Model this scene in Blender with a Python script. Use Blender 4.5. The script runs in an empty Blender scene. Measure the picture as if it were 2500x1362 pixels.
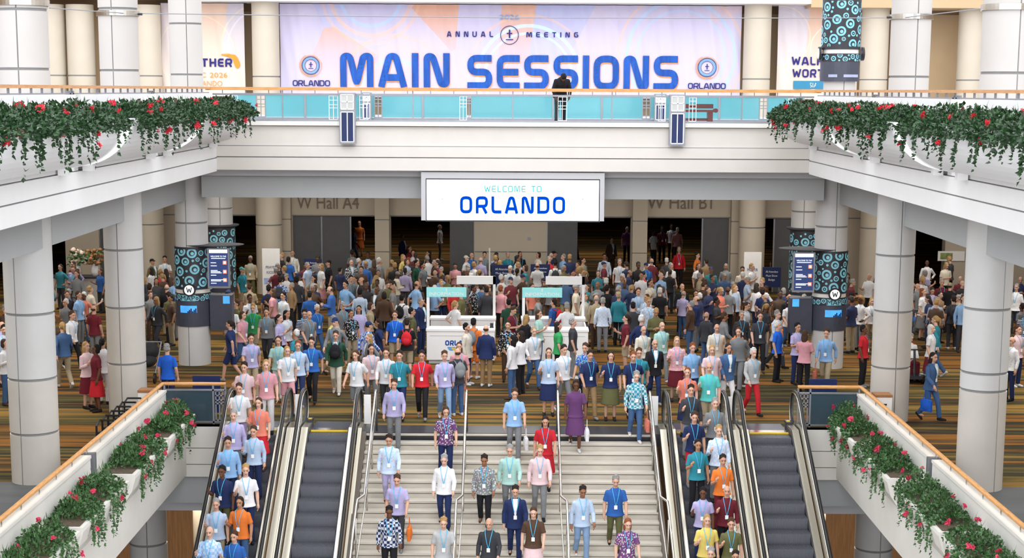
import bpy, bmesh, math, random
from math import sin, cos, pi, radians, atan, sqrt
from mathutils import Vector, Matrix
random.seed(7)
SC = bpy.context.scene
COL = SC.collection
# ---------------------------------------------------------------- camera
FPX, CYP, EYE = 3928.0, 833.0, 8.2
PITCH = atan((833 - 220) / FPX)
ROLL = radians(0.30)
cam_d = bpy.data.cameras.new('camera'); cam = bpy.data.objects.new('camera', cam_d); COL.objects.link(cam)
cam_d.sensor_width = 36.0; cam_d.lens = FPX / 2500 * 36.0
cam_d.shift_y = (CYP - 681.0) / 2500
cam_d.clip_end = 500
cam.matrix_world = Matrix.Translation((0, 0, EYE)) @ Matrix.Rotation(pi / 2 - PITCH, 4, 'X') @ Matrix.Rotation(ROLL, 4, 'Z')
SC.camera = cam
# ---------------------------------------------------------------- world, lights, exposure
SC.view_settings.view_transform = 'Standard'; SC.view_settings.look = 'None'
SC.view_settings.exposure = 1.0; SC.view_settings.gamma = 1.0; SC.view_settings.use_curve_mapping = False
W = bpy.data.worlds.new('daylight'); SC.world = W; W.use_nodes = True
wn = W.node_tree.nodes; wl = W.node_tree.links
bg = wn['Background']
tc = wn.new('ShaderNodeTexCoord'); sx = wn.new('ShaderNodeSeparateXYZ'); rp = wn.new('ShaderNodeValToRGB')
wl.new(tc.outputs['Generated'], sx.inputs[0]); wl.new(sx.outputs['Z'], rp.inputs[0]); wl.new(rp.outputs[0], bg.inputs[0])
rp.color_ramp.elements[0].position = 0.0; rp.color_ramp.elements[0].color = (.82, .83, .86, 1)
rp.color_ramp.elements[1].position = 0.35; rp.color_ramp.elements[1].color = (1.14, 1.16, 1.20, 1)
# brighter towards the glass front behind the camera
my = wn.new('ShaderNodeMapRange'); my.inputs['From Min'].default_value = -1; my.inputs['From Max'].default_value = 1; my.inputs['To Min'].default_value = 1.42; my.inputs['To Max'].default_value = .80
wl.new(sx.outputs['Y'], my.inputs['Value']); wl.new(my.outputs[0], bg.inputs[1])
def area(name, loc, size, sizey, watts, col=(1, .95, .88), rot=(0, 0, 0)):
    l = bpy.data.lights.new(name, 'AREA'); l.shape = 'RECTANGLE'; l.size = size; l.size_y = sizey; l.energy = watts; l.color = col
    o = bpy.data.objects.new(name, l); COL.objects.link(o); o.location = loc; o.rotation_euler = rot
    return o
for x in (-17, -8.5, 0, 8.5, 17):
    for y, e in ((51, 165), (60, 130)):
        area('ceiling_lamp', (x, y, 5.75), 4, 3, e)
for x in (-14.5, 14.5):
    for y in (24, 33, 42):
        area('ceiling_lamp', (x, y, 5.7), 3.5, 3.5, 190)
for x in (-14, -4, 6, 16):
    area('gallery_lamp', (x, 58, 12.5), 4, 3, 60, (1, .88, .70))
for x in (-6.6, 6.6):
    area('lower_lamp', (x * 1.3, 43, -2.6), 2, 2, 90, (1, .86, .7))
for x in (-6, 0, 6):
    area('hall_fill', (x, 80, 5.6), 3, 3, 60, (1, .9, .85))  # weak fill light added inside the closed hall, no fixture behind it
# ---------------------------------------------------------------- materials
def srgb(r, g, b):
    f = lambda c: (c / 255 / 12.92) if c <= 10 else ((c / 255 + .055) / 1.055) ** 2.4
    return (f(r), f(g), f(b))
def mat(name, col, rough=.6, metal=0, var=.06, scale=6, bump=0, emis=0, stretch=None, spec=.4):
    m = bpy.data.materials.new(name); m.use_nodes = True
    n = m.node_tree.nodes; l = m.node_tree.links; b = n['Principled BSDF']
    b.inputs['Roughness'].default_value = rough; b.inputs['Metallic'].default_value = metal
    b.inputs['Specular IOR Level'].default_value = spec
    t = n.new('ShaderNodeTexCoord'); nz = n.new('ShaderNodeTexNoise'); nz.inputs['Scale'].default_value = scale; nz.inputs['Detail'].default_value = 4
    src = t.outputs['Object']
    if stretch:
        mp = n.new('ShaderNodeMapping'); mp.inputs['Scale'].default_value = stretch; l.new(src, mp.inputs[0]); src = mp.outputs[0]
    l.new(src, nz.inputs['Vector'])
    r = n.new('ShaderNodeValToRGB'); l.new(nz.outputs['Fac'], r.inputs[0])
    r.color_ramp.elements[0].position = .3; r.color_ramp.elements[1].position = .7
    r.color_ramp.elements[0].color = (*[max(0, c * (1 - var)) for c in col], 1); r.color_ramp.elements[1].color = (*[min(1, c * (1 + var)) for c in col], 1)
    l.new(r.outputs[0], b.inputs['Base Color'])
    if bump:
        bp = n.new('ShaderNodeBump'); bp.inputs['Strength'].default_value = bump; bp.inputs['Distance'].default_value = .02
        l.new(nz.outputs['Fac'], bp.inputs['Height']); l.new(bp.outputs[0], b.inputs['Normal'])
    if emis:
        l.new(r.outputs[0], b.inputs['Emission Color']); b.inputs['Emission Strength'].default_value = emis
        if name.startswith('lit_') and name != 'lit_screen':      # ink of a lit screen: only what the screen gives off
            for k in list(b.inputs['Base Color'].links): l.remove(k)
            b.inputs['Base Color'].default_value = (0, 0, 0, 1); b.inputs['Specular IOR Level'].default_value = 0
    return m
M = {}
M['white'] = mat('white_paint', (.86, .86, .86), .5, var=.015, scale=2)
M['bowl'] = mat('planter_white', (.93, .94, .96), .45, var=.01, scale=2)
M['cream'] = mat('cream_paint', (.66, .62, .58), .55, var=.02, scale=2)
M['parapet'] = mat('cream_panel', (.74, .72, .67), .55, var=.03, scale=2)
M['stone'] = mat('column_panel', (.56, .555, .545), .5, var=.03, scale=1.5)
M['stone_warm'] = mat('column_panel_warm', (.53, .50, .455), .5, var=.05, scale=1.5)
M['upstone'] = mat('upper_column_panel', (.52, .495, .47), .5, var=.02, scale=1.5)
M['backstone'] = mat('beige_column', (.53, .47, .38), .5, var=.03, scale=1.5)
M['joint'] = mat('joint_shadow_gap', (.22, .22, .22), .7, var=.05)
M['beam'] = mat('grey_beam_paint', (.425, .44, .445), .55, var=.02, scale=1)
M['soffit'] = mat('soffit_grey', (.50, .50, .52), .55, var=.02, scale=1)
M['tan'] = mat('tan_wall', (.50, .36, .21), .65, var=.04, scale=1)
M['tandark'] = mat('brown_wall_and_shade', (.20, .12, .06), .65, var=.04, scale=1)  # brown walls, also the painted shadows on the gallery wall
M['beigewall'] = mat('beige_wall', (.46, .40, .315), .65, var=.03, scale=1)
M['doorgrey'] = mat('grey_door', (.085, .085, .09), .45, var=.06, scale=3)
M['frame'] = mat('grey_metal', (.27, .28, .31), .35, .5, var=.05)
M['steel'] = mat('stainless_steel', (.62, .60, .55), .22, 1, var=.06, stretch=(1, .4, 8), scale=4)
M['brass'] = mat('warm_steel', (.70, .65, .53), .3, 1, var=.05, stretch=(1, .3, .3), scale=1)
M['rubber'] = mat('black_rubber', (.014, .013, .013), .35, var=.1)
M['dark'] = mat('dark_panel', (.03, .03, .038), .4, var=.1)
M['canopy'] = mat('canopy_grey', (.09, .09, .10), .85, var=.05, spec=.05)
M['charcoal'] = mat('charcoal_panel', (.055, .06, .085), .35, var=.08)
M['step'] = mat('escalator_step', (.13, .135, .155), .42, .5, var=.1, stretch=(60, 1, 1), scale=3)
M['yellow'] = mat('yellow_edge', (.78, .52, .03), .5, var=.08)
M['wood'] = mat('oak_rail', (.62, .31, .11), .35, var=.16, stretch=(1, 1, 10), scale=5)
M['woodwall'] = mat('wood_wall', (.42, .22, .09), .45, var=.22, stretch=(6, 6, .4), scale=3)
M['navy'] = mat('navy_panel', (.009, .022, .10), .5, var=.06)
M['whiteline'] = mat('white_line', (.85, .85, .85), .5, var=.02)
M['frost'] = mat('frosted_pane', (.50, .51, .49), .4, var=.03)
M['stair'] = mat('stair_stone', (.52, .48, .41), .4, var=.10, scale=5, stretch=(.4, 1, 1))
M['stairdark'] = mat('stair_nosing_gap', (.11, .09, .07), .6, var=.1)
M['tile'] = mat('grey_tile', (.10, .105, .11), .7, spec=.15, var=.15, scale=1.2, stretch=(.2, 2, 1))
M['lowfloor'] = mat('lower_floor', (.50, .48, .46), .4, var=.15, scale=1)
M['soil'] = mat('soil', (.10, .075, .05), .9, var=.3, scale=20, bump=.4)
M['redwood'] = mat('dark_red_wood', (.10, .015, .012), .35, var=.15)
M['booth'] = mat('booth_white', (.90, .90, .90), .4, var=.01)
M['teal'] = mat('teal_header', (.33, .80, .78), .5, var=.03)
M['tealglow'] = mat('teal_panel', (.20, .50, .60), .35, var=.12, scale=3, emis=.05)
M['blueink'] = mat('blue_ink', (.003, .075, .38), .6, var=.25, scale=3, stretch=(3, 3, .4))
M['navyink'] = mat('navy_ink', (.012, .012, .16), .6, var=.08)
M['skyink'] = mat('sky_ink', (.12, .38, .85), .6, var=.08)
M['orangeink'] = mat('orange_ink', (.80, .30, .10), .6, var=.08)
M['goldink'] = mat('gold_ink', (.62, .30, .03), .6, var=.08)
M['browntext'] = mat('bronze_letter', (.16, .12, .085), .5, var=.06)
M['led'] = mat('lit_screen', (.97, .98, 1.0), .5, var=.01, scale=1, emis=1.05)
M['ledblue'] = mat('lit_blue', (.0, .042, .38), .7, var=.02, emis=1)
M['ledteal'] = mat('lit_teal', (.005, .365, .33), .5, var=.04, emis=1)
M['ledfaint'] = mat('lit_faint_grey', (.30, .38, .37), .5, var=.05, emis=1)
M['scr_navy'] = mat('screen_navy', (.016, .03, .10), .3, var=.05, emis=.6)
M['scr_blue'] = mat('screen_blue', (.06, .30, .75), .3, var=.2, scale=4, emis=.5)
M['scr_red'] = mat('screen_red', (.85, .22, .14), .3, var=.05, emis=.6)
M['scr_white'] = mat('screen_white', (.85, .9, .95), .3, var=.04, emis=.7)
M['disc_white'] = mat('roundel_white', (.88, .92, .92), .4, var=.02, emis=.25)
M['petal'] = mat('red_petal', (.66, .03, .05), .6, var=.25, scale=30)
M['petalpink'] = mat('pink_petal', (.68, .05, .12), .6, var=.25, scale=30)
M['black_cloth'] = mat('black_fabric', (.012, .012, .014), .8, var=.2)
M['red_cloth'] = mat('red_fabric', (.55, .02, .03), .8, var=.2)
M['orange_cloth'] = mat('orange_fabric', (.85, .16, .02), .8, var=.1)
M['tan_cloth'] = mat('tan_leather', (.33, .15, .06), .7, var=.15)
M['blue_cloth'] = mat('blue_fabric', (.02, .05, .45), .8, var=.15)
M['white_cloth'] = mat('white_fabric', (.82, .82, .83), .8, var=.03)
M['lanyard'] = mat('cyan_ribbon', (.06, .42, .72), .6, var=.05)
M['paper'] = mat('paper', (.85, .85, .84), .7, var=.02)
M['pinkflower'] = mat('pale_flower', (.70, .55, .45), .7, var=.25, scale=20)
def leafmat(name, a, b):
    m = mat(name, a, .38, var=0, spec=.5); n = m.node_tree.nodes; l = m.node_tree.links
    r = [x for x in n if x.type == 'VALTORGB'][0]; nz = [x for x in n if x.type == 'TEX_NOISE'][0]; nz.inputs['Scale'].default_value = 9
    r.color_ramp.elements[0].color = (*a, 1); r.color_ramp.elements[1].color = (*b, 1)
    return m
M['leaf'] = leafmat('ivy_leaf', (.004, .017, .005), (.022, .085, .018))
M['leaf2'] = leafmat('shrub_leaf', (.018, .062, .015), (.085, .20, .06))
def glass(name, col, frost, alpha):
    m = bpy.data.materials.new(name); m.use_nodes = True; n = m.node_tree.nodes; l = m.node_tree.links
    b = n['Principled BSDF']; b.inputs['Roughness'].default_value = .08; b.inputs['Alpha'].default_value = alpha
    t = n.new('ShaderNodeTexCoord'); nz = n.new('ShaderNodeTexNoise'); nz.inputs['Scale'].default_value = .6
    r = n.new('ShaderNodeValToRGB'); r.color_ramp.elements[0].color = (*[c * .88 for c in col], 1); r.color_ramp.elements[1].color = (*[min(1, c * 1.1) for c in col], 1)
    l.new(t.outputs['Object'], nz.inputs['Vector']); l.new(nz.outputs['Fac'], r.inputs[0]); l.new(r.outputs[0], b.inputs['Base Color'])
    return m
M['glass_clear'] = glass('clear_glass', (.45, .62, .64), 0, .02)
M['glass_teal'] = glass('teal_glass', (.12, .42, .48), .3, .80)
M['glass_dark'] = glass('smoked_glass', (.05, .085, .11), .0, .86)
M['glass_esc'] = glass('balustrade_glass', (.35, .36, .30), 0, .18)
# carpet: long streaks across the hall
def carpet():
    m = bpy.data.materials.new('striped_carpet'); m.use_nodes = True; n = m.node_tree.nodes; l = m.node_tree.links
    b = n['Principled BSDF']; b.inputs['Roughness'].default_value = .9; b.inputs['Specular IOR Level'].default_value = .1
    t = n.new('ShaderNodeTexCoord'); mp = n.new('ShaderNodeMapping'); mp.inputs['Scale'].default_value = (.010, .26, 1)
    nz = n.new('ShaderNodeTexNoise'); nz.inputs['Scale'].default_value = 2.0; nz.inputs['Detail'].default_value = 6; nz.inputs['Roughness'].default_value = .66
    r = n.new('ShaderNodeValToRGB'); r.color_ramp.interpolation = 'LINEAR'
    cs = [(.30, (.015, .013, .011)), (.39, (.075, .05, .02)), (.45, (.27, .115, .022)), (.50, (.02, .019, .015)), (.55, (.09, .075, .026)), (.60, (.29, .16, .035)), (.66, (.06, .058, .034)), (.74, (.05, .07, .08))]
    el = r.color_ramp.elements
    el[0].position, el[0].color = cs[0][0], (*cs[0][1], 1); el[1].position, el[1].color = cs[-1][0], (*cs[-1][1], 1)
    for p, c in cs[1:-1]:
        e = el.new(p); e.color = (*c, 1)
    l.new(t.outputs['Object'], mp.inputs[0]); l.new(mp.outputs[0], nz.inputs['Vector']); l.new(nz.outputs['Fac'], r.inputs[0]); l.new(r.outputs[0], b.inputs['Base Color'])
    return m
M['carpet'] = carpet()
# printed banner cloth: lavender to white ground, peach wedges, pale rings
def banner_mat(name, rings, zlo, zhi, org, warm=.5, ground=(.56, .52, .67)):
    zlo -= org[2]; zhi -= org[2]; rings = [(a - org[0], b - org[2], c, d, e, f) for a, b, c, d, e, f in rings]
    m = bpy.data.materials.new(name); m.use_nodes = True; n = m.node_tree.nodes; l = m.node_tree.links
    b = n['Principled BSDF']; b.inputs['Roughness'].default_value = .75
    t = n.new('ShaderNodeTexCoord'); s = n.new('ShaderNodeSeparateXYZ'); l.new(t.outputs['Object'], s.inputs[0])
    mp = n.new('ShaderNodeMapping'); mp.inputs['Rotation'].default_value = (0, .5, 0); mp.inputs['Scale'].default_value = (.42, .01, .25); l.new(t.outputs['Object'], mp.inputs[0])
    vo = n.new('ShaderNodeTexVoronoi'); vo.inputs['Scale'].default_value = 1.0; l.new(mp.outputs[0], vo.inputs['Vector'])
    sc = n.new('ShaderNodeSeparateColor'); l.new(vo.outputs['Color'], sc.inputs[0])
    r = n.new('ShaderNodeValToRGB'); l.new(sc.outputs[0], r.inputs[0])
    el = r.color_ramp.elements; el[0].position = 0; el[0].color = (.44, .46, .72, 1); el[1].position = 1; el[1].color = (.72, .29, .12, 1)
    e = el.new(.45); e.color = (.60, .52, .64, 1); e = el.new(.62); e.color = (.74, .39, .24, 1)
    mr = n.new('ShaderNodeMapRange'); mr.inputs['From Min'].default_value = zlo + .25 * (zhi - zlo); mr.inputs['From Max'].default_value = zhi; mr.inputs['To Min'].default_value = .08; mr.inputs['To Max'].default_value = warm + .4
    l.new(s.outputs['Z'], mr.inputs['Value'])
    mx = n.new('ShaderNodeMix'); mx.data_type = 'RGBA'; l.new(mr.outputs[0], mx.inputs['Factor']); mx.inputs['A'].default_value = (*ground, 1); l.new(r.outputs[0], mx.inputs['B'])
    cur = mx.outputs['Result']
    for (cx, cz, rad, w, c, a) in rings:
        cb = n.new('ShaderNodeCombineXYZ'); cb.inputs[0].default_value = cx; cb.inputs[2].default_value = cz
        s2 = n.new('ShaderNodeCombineXYZ'); l.new(s.outputs['X'], s2.inputs[0]); l.new(s.outputs['Z'], s2.inputs[2])
        d = n.new('ShaderNodeVectorMath'); d.operation = 'DISTANCE'; l.new(s2.outputs[0], d.inputs[0]); l.new(cb.outputs[0], d.inputs[1])
        c1 = n.new('ShaderNodeMath'); c1.operation = 'COMPARE'; l.new(d.outputs['Value'], c1.inputs[0]); c1.inputs[1].default_value = rad; c1.inputs[2].default_value = w / 2
        c2 = n.new('ShaderNodeMath'); c2.operation = 'MULTIPLY'; l.new(c1.outputs[0], c2.inputs[0]); c2.inputs[1].default_value = a
        m2 = n.new('ShaderNodeMix'); m2.data_type = 'RGBA'; l.new(c2.outputs[0], m2.inputs['Factor']); l.new(cur, m2.inputs['A']); m2.inputs['B'].default_value = (*c, 1)
        cur = m2.outputs['Result']
    l.new(cur, b.inputs['Base Color'])
    return m
# cloth whose colour is the object's own colour, with weave / pattern variants
def cloth(name, kind):
    m = bpy.data.materials.new(name); m.use_nodes = True; n = m.node_tree.nodes; l = m.node_tree.links
    b = n['Principled BSDF']; b.inputs['Roughness'].default_value = .8; b.inputs['Specular IOR Level'].default_value = .2
    oi = n.new('ShaderNodeObjectInfo'); t = n.new('ShaderNodeTexCoord')
    mx = n.new('ShaderNodeMix'); mx.data_type = 'RGBA'; l.new(oi.outputs['Color'], mx.inputs['A'])
    if kind == 'plain' or kind == 'skin':
        nz = n.new('ShaderNodeTexNoise'); nz.inputs['Scale'].default_value = 9; l.new(t.outputs['Object'], nz.inputs['Vector'])
        g = n.new('ShaderNodeMath'); g.operation = 'MULTIPLY'; g.inputs[1].default_value = .3 if kind == 'plain' else .12; l.new(nz.outputs['Fac'], g.inputs[0])
        l.new(g.outputs[0], mx.inputs['Factor']); mx.inputs['B'].default_value = (.02, .02, .03, 1) if kind == 'plain' else (.35, .12, .07, 1)
    elif kind == 'stripe':
        w = n.new('ShaderNodeTexWave'); w.bands_direction = 'Z'; w.inputs['Scale'].default_value = 7; l.new(t.outputs['Object'], w.inputs['Vector'])
        r = n.new('ShaderNodeMath'); r.operation = 'GREATER_THAN'; r.inputs[1].default_value = .72; l.new(w.outputs['Fac'], r.inputs[0]); l.new(r.outputs[0], mx.inputs['Factor']); mx.inputs['B'].default_value = (.7, .75, .8, 1)
    elif kind == 'plaid':
        w = n.new('ShaderNodeTexChecker'); w.inputs['Scale'].default_value = 16; l.new(t.outputs['Object'], w.inputs['Vector'])
        g = n.new('ShaderNodeMath'); g.operation = 'MULTIPLY'; g.inputs[1].default_value = .65; l.new(w.outputs['Fac'], g.inputs[0]); l.new(g.outputs[0], mx.inputs['Factor']); mx.inputs['B'].default_value = (.75, .78, .82, 1)
    else:
        v = n.new('ShaderNodeTexVoronoi'); v.inputs['Scale'].default_value = 22; l.new(t.outputs['Object'], v.inputs['Vector'])
        r = n.new('ShaderNodeMath'); r.operation = 'LESS_THAN'; r.inputs[1].default_value = .38; l.new(v.outputs['Distance'], r.inputs[0])
        g = n.new('ShaderNodeMath'); g.operation = 'MULTIPLY'; g.inputs[1].default_value = .85; l.new(r.outputs[0], g.inputs[0]); l.new(g.outputs[0], mx.inputs['Factor']); l.new(v.outputs['Color'], mx.inputs['B'])
        m3 = n.new('ShaderNodeMix'); m3.data_type = 'RGBA'; m3.inputs['Factor'].default_value = .6; l.new(v.outputs['Color'], m3.inputs['A']); m3.inputs['B'].default_value = (.6, .6, .6, 1); l.new(m3.outputs['Result'], mx.inputs['B'])
    l.new(mx.outputs['Result'], b.inputs['Base Color'])
    return m
M['cl_plain'] = cloth('cloth_plain', 'plain'); M['cl_stripe'] = cloth('cloth_striped', 'stripe'); M['cl_plaid'] = cloth('cloth_plaid', 'plaid'); M['cl_floral'] = cloth('cloth_floral', 'floral')
M['skin'] = cloth('skin', 'skin'); M['eye'] = mat('eye_dark', (.02, .015, .012), .3); M['lip'] = mat('lip', (.38, .12, .09), .5)
# ---------------------------------------------------------------- mesh helpers
class MB:
    def __init__(s): s.v = []; s.f = []; s.m = []; s.sm = False
    def add(s, vs, fs, m=0):
        k = len(s.v); s.v += [tuple(v) for v in vs]; s.f += [tuple(k + i for i in f) for f in fs]; s.m += [m] * len(fs)
    def box(s, x0, x1, y0, y1, z0, z1, m=0):
        s.add([(x, y, z) for z in (z0, z1) for y in (y0, y1) for x in (x0, x1)],
              [(0, 2, 3, 1), (4, 5, 7, 6), (0, 1, 5, 4), (2, 6, 7, 3), (0, 4, 6, 2), (1, 3, 7, 5)], m)
    def prism(s, poly, axis, a, b, m=0):
        n = len(poly)
        if axis == 'x': A = [(a, p, q) for p, q in poly]; B = [(b, p, q) for p, q in poly]
        elif axis == 'y': A = [(p, a, q) for p, q in poly]; B = [(p, b, q) for p, q in poly]
        else: A = [(p, q, a) for p, q in poly]; B = [(p, q, b) for p, q in poly]
        s.add(A + B, [tuple(range(n))[::-1], tuple(range(n, 2 * n))] + [(i, (i + 1) % n, n + (i + 1) % n, n + i) for i in range(n)], m)
    def lathe(s, prof, cx, cy, n=32, m=0, cap=True):
        k = len(prof); vs = [(cx + r * cos(2 * pi * i / n), cy + r * sin(2 * pi * i / n), z) for r, z in prof for i in range(n)]
        fs = [(j * n + i, j * n + (i + 1) % n, (j + 1) * n + (i + 1) % n, (j + 1) * n + i) for j in range(k - 1) for i in range(n)]
        if cap: fs += [tuple(range(n))[::-1], tuple(range((k - 1) * n, k * n))]
        s.add(vs, fs, m)
    def tube(s, pts, r, n=8, m=0, sy=1.0):
        pts = [Vector(p) for p in pts]; rs = r if isinstance(r, (list, tuple)) else [r] * len(pts)
        up = None; vs = []
        for i, p in enumerate(pts):
            d = (pts[min(i + 1, len(pts) - 1)] - pts[max(i - 1, 0)])
            if d.length < 1e-9: d = Vector((0, 0, 1))
            d.normalize()
            if up is None:
                up = Vector((0, 0, 1)) if abs(d.z) < .9 else Vector((1, 0, 0))
            a = up - d * up.dot(d)
            if a.length < 1e-6: a = d.orthogonal()
            a.normalize(); up = a; c = d.cross(a)
            for k in range(n):
                t = 2 * pi * k / n; vs.append(p + (a * cos(t) * sy + c * sin(t)) * rs[i])
        L = len(pts)
        fs = [(j * n + i, j * n + (i + 1) % n, (j + 1) * n + (i + 1) % n, (j + 1) * n + i) for j in range(L - 1) for i in range(n)]
        fs += [tuple(range(n))[::-1], tuple(range((L - 1) * n, L * n))]
        s.add(vs, fs, m)
    def ell(s, c, r, n=16, k=10, m=0, rot=None):
        vs = []; c = Vector(c)
        R = rot or Matrix.Identity(3)
        for j in range(1, k):
            t = pi * j / k
            for i in range(n):
                a = 2 * pi * i / n; vs.append(c + R @ Vector((r[0] * sin(t) * cos(a), r[1] * sin(t) * sin(a), r[2] * cos(t))))
        top = len(vs); vs.append(c + R @ Vector((0, 0, r[2]))); bot = len(vs); vs.append(c + R @ Vector((0, 0, -r[2])))
        fs = [(j * n + i, (j + 1) * n + i, (j + 1) * n + (i + 1) % n, j * n + (i + 1) % n) for j in range(k - 2) for i in range(n)]
        fs += [(top, i, (i + 1) % n) for i in range(n)] + [(bot, (k - 2) * n + (i + 1) % n, (k - 2) * n + i) for i in range(n)]
        s.add(vs, fs, m)
    def loft(s, rings, n=20, m=0):
        # rings: (cx, cy, z, rx, ry)
        vs = [(cx + rx * cos(2 * pi * i / n), cy + ry * sin(2 * pi * i / n), z) for cx, cy, z, rx, ry in rings for i in range(n)]
        k = len(rings)
        fs = [(j * n + i, j * n + (i + 1) % n, (j + 1) * n + (i + 1) % n, (j + 1) * n + i) for j in range(k - 1) for i in range(n)]
        fs += [tuple(range(n))[::-1], tuple(range((k - 1) * n, k * n))]
        s.add(vs, fs, m)
    def mesh(s, name, mats, origin=(0, 0, 0), smooth=False):
        me = bpy.data.meshes.new(name); ox, oy, oz = origin
        me.from_pydata([(x - ox, y - oy, z - oz) for x, y, z in s.v], [], s.f)
        for mm in (mats if isinstance(mats, (list, tuple)) else [mats]): me.materials.append(M[mm] if isinstance(mm, str) else mm)
        me.polygons.foreach_set('material_index', s.m)
        if smooth: me.polygons.foreach_set('use_smooth', [True] * len(s.f))
        me.update(); return me
    def build(s, name, mats, parent=None, smooth=False, origin=None, **kw):
        if parent is not None: origin = wloc(parent)
        elif origin is None:
            xs = [v[0] for v in s.v]; ys = [v[1] for v in s.v]; zs = [v[2] for v in s.v]
            origin = ((min(xs) + max(xs)) / 2, (min(ys) + max(ys)) / 2, min(zs))
        o = bpy.data.objects.new(name, s.mesh(name, mats, origin, smooth)); COL.objects.link(o)
        if parent is not None: o.parent = parent
        else: o.location = origin
        if smooth and smooth != True: pass
        return tag(o, **kw)
def wloc(o):
    v = Vector((0, 0, 0))
    while o is not None: v = v + o.location; o = o.parent
    return v
def tag(o, label=None, cat=None, group=None, kind=None):
    if label: o['label'] = label
    if cat: o['category'] = cat
    if group: o['group'] = group
    if kind: o['kind'] = kind
    return o
def thing(name, label, cat, loc=(0, 0, 0), group=None):
    o = bpy.data.objects.new(name, None); COL.objects.link(o); o.location = loc; o.empty_display_size = .2
    return tag(o, label, cat, group)
def struct(mb, name, mats, **k): return mb.build(name, mats, kind='structure', origin=(0, 0, 0), **k)
def bx(*a):
    m = MB(); m.box(*a); return m
def ray(u, v):
    x = (u - 1250) / FPX; y = -(v - CYP) / FPX; c, s = cos(ROLL), sin(ROLL); x, y = x * c - y * s, x * s + y * c
    return Vector((x, y * sin(PITCH) + cos(PITCH), y * cos(PITCH) - sin(PITCH)))
def on_z(u, v, z):
    d = ray(u, v); return d * ((z - EYE) / d.z) + Vector((0, 0, EYE))
def on_y(u, v, Y):
    d = ray(u, v); return d * (Y / d.y) + Vector((0, 0, EYE))
# ---------------------------------------------------------------- lettering
def rnd(pts, r, closed=False):
    P = [Vector((p[0], p[1])) for p in pts]; out = []; n = len(P)
    for i, p in enumerate(P):
        if not closed and i in (0, n - 1): out.append(p); continue
        a = P[i - 1]; b = P[(i + 1) % n]; rr = pts[i][2] if len(pts[i]) > 2 else r
        rr = min(rr, (a - p).length * .49, (b - p).length * .49)
        if rr < .01: out.append(p); continue
        s = p + (a - p).normalized() * rr; e = p + (b - p).normalized() * rr
        for k in range(6):
            t = k / 5; out.append(s * (1 - t) ** 2 + p * 2 * t * (1 - t) + e * t * t)
    return out
def glyph(ch, t):
    a = t / 2; b = 1 - t / 2; w = .80; c = w - t / 2; R = .24
    G = {'O': (w, [([(a, a), (a, b), (c, b), (c, a)], R, 1)]), '0': (w, [([(a, a), (a, b), (c, b), (c, a)], R, 1)]),
         'D': (w, [([(a, a, 0), (a, b, 0), (c, b), (c, a)], R, 1)]),
         'I': (t, [([(a, 0), (a, 1)], 0, 0)]), 'L': (.66, [([(a, 1), (a, a), (.66, a)], .18, 0)]),
         'M': (1.02, [([(a, 0), (a, b), (a + .2, b), (.51, a * .9), (1.02 - a - .2, b), (1.02 - a, b), (1.02 - a, 0)], .16, 0)]),
         'A': (.86, [([(a * .8, 0), (.33, b), (.53, b), (.86 - a * .8, 0)], .1, 0), ([(.2, .28), (.66, .28)], 0, 0)]),
         'N': (w, [([(a, 0), (a, b), (a + .18, b), (c - .16, a), (c, a), (c, 1)], .12, 0)]),
         'S': (.78, [([(.76, b), (a, b), (a, .5), (.78 - a, .5), (.78 - a, a), (0, a)], .22, 0)]),
         'E': (.72, [([(.72, b), (a, b), (a, a), (.72, a)], .2, 0), ([(a, .5), (.68, .5)], 0, 0)]),
         'R': (w, [([(a, 0), (a, b), (c, b), (c, .42), (a, .42)], .2, 0), ([(.46, .42), (c, 0)], 0, 0)]),
         'H': (w, [([(a, 0), (a, 1)], 0, 0), ([(c, 0), (c, 1)], 0, 0), ([(a, .5), (c, .5)], 0, 0)]), 'P': (w, [([(a, 0), (a, b), (c, b), (c, .42), (a, .42)], .2, 0)]),
         'T': (.72, [([(0, b), (.72, b)], 0, 0), ([(.36, b), (.36, 0)], 0, 0)]),
         'U': (w, [([(a, 1), (a, a), (c, a), (c, 1)], R, 0)]),
         'G': (w, [([(c, b), (a, b), (a, a), (c, a), (c, .5), (.4, .5)], .2, 0)]),
         'C': (.74, [([(.74, b), (a, b), (a, a), (.74, a)], R, 0)]),
         'W': (1.08, [([(a * .8, 1), (.3, a), (.54, b * .8), (.78, a), (1.08 - a * .8, 1)], .05, 0)]),
         'K': (.78, [([(a, 0), (a, 1)], 0, 0), ([(.74, 1), (a, .48)], 0, 0), ([(.3, .55), (.76, 0)], 0, 0)]),
         '2': (.74, [([(.02, b), (.74 - a, b), (.74 - a, .5), (a, .5), (a, a), (.74, a)], .2, 0)]),
         '6': (.76, [([(.7, b), (a, b), (a, a), (.76 - a, a), (.76 - a, .54), (a, .54)], .2, 0)])}
    return G.get(ch)
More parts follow.
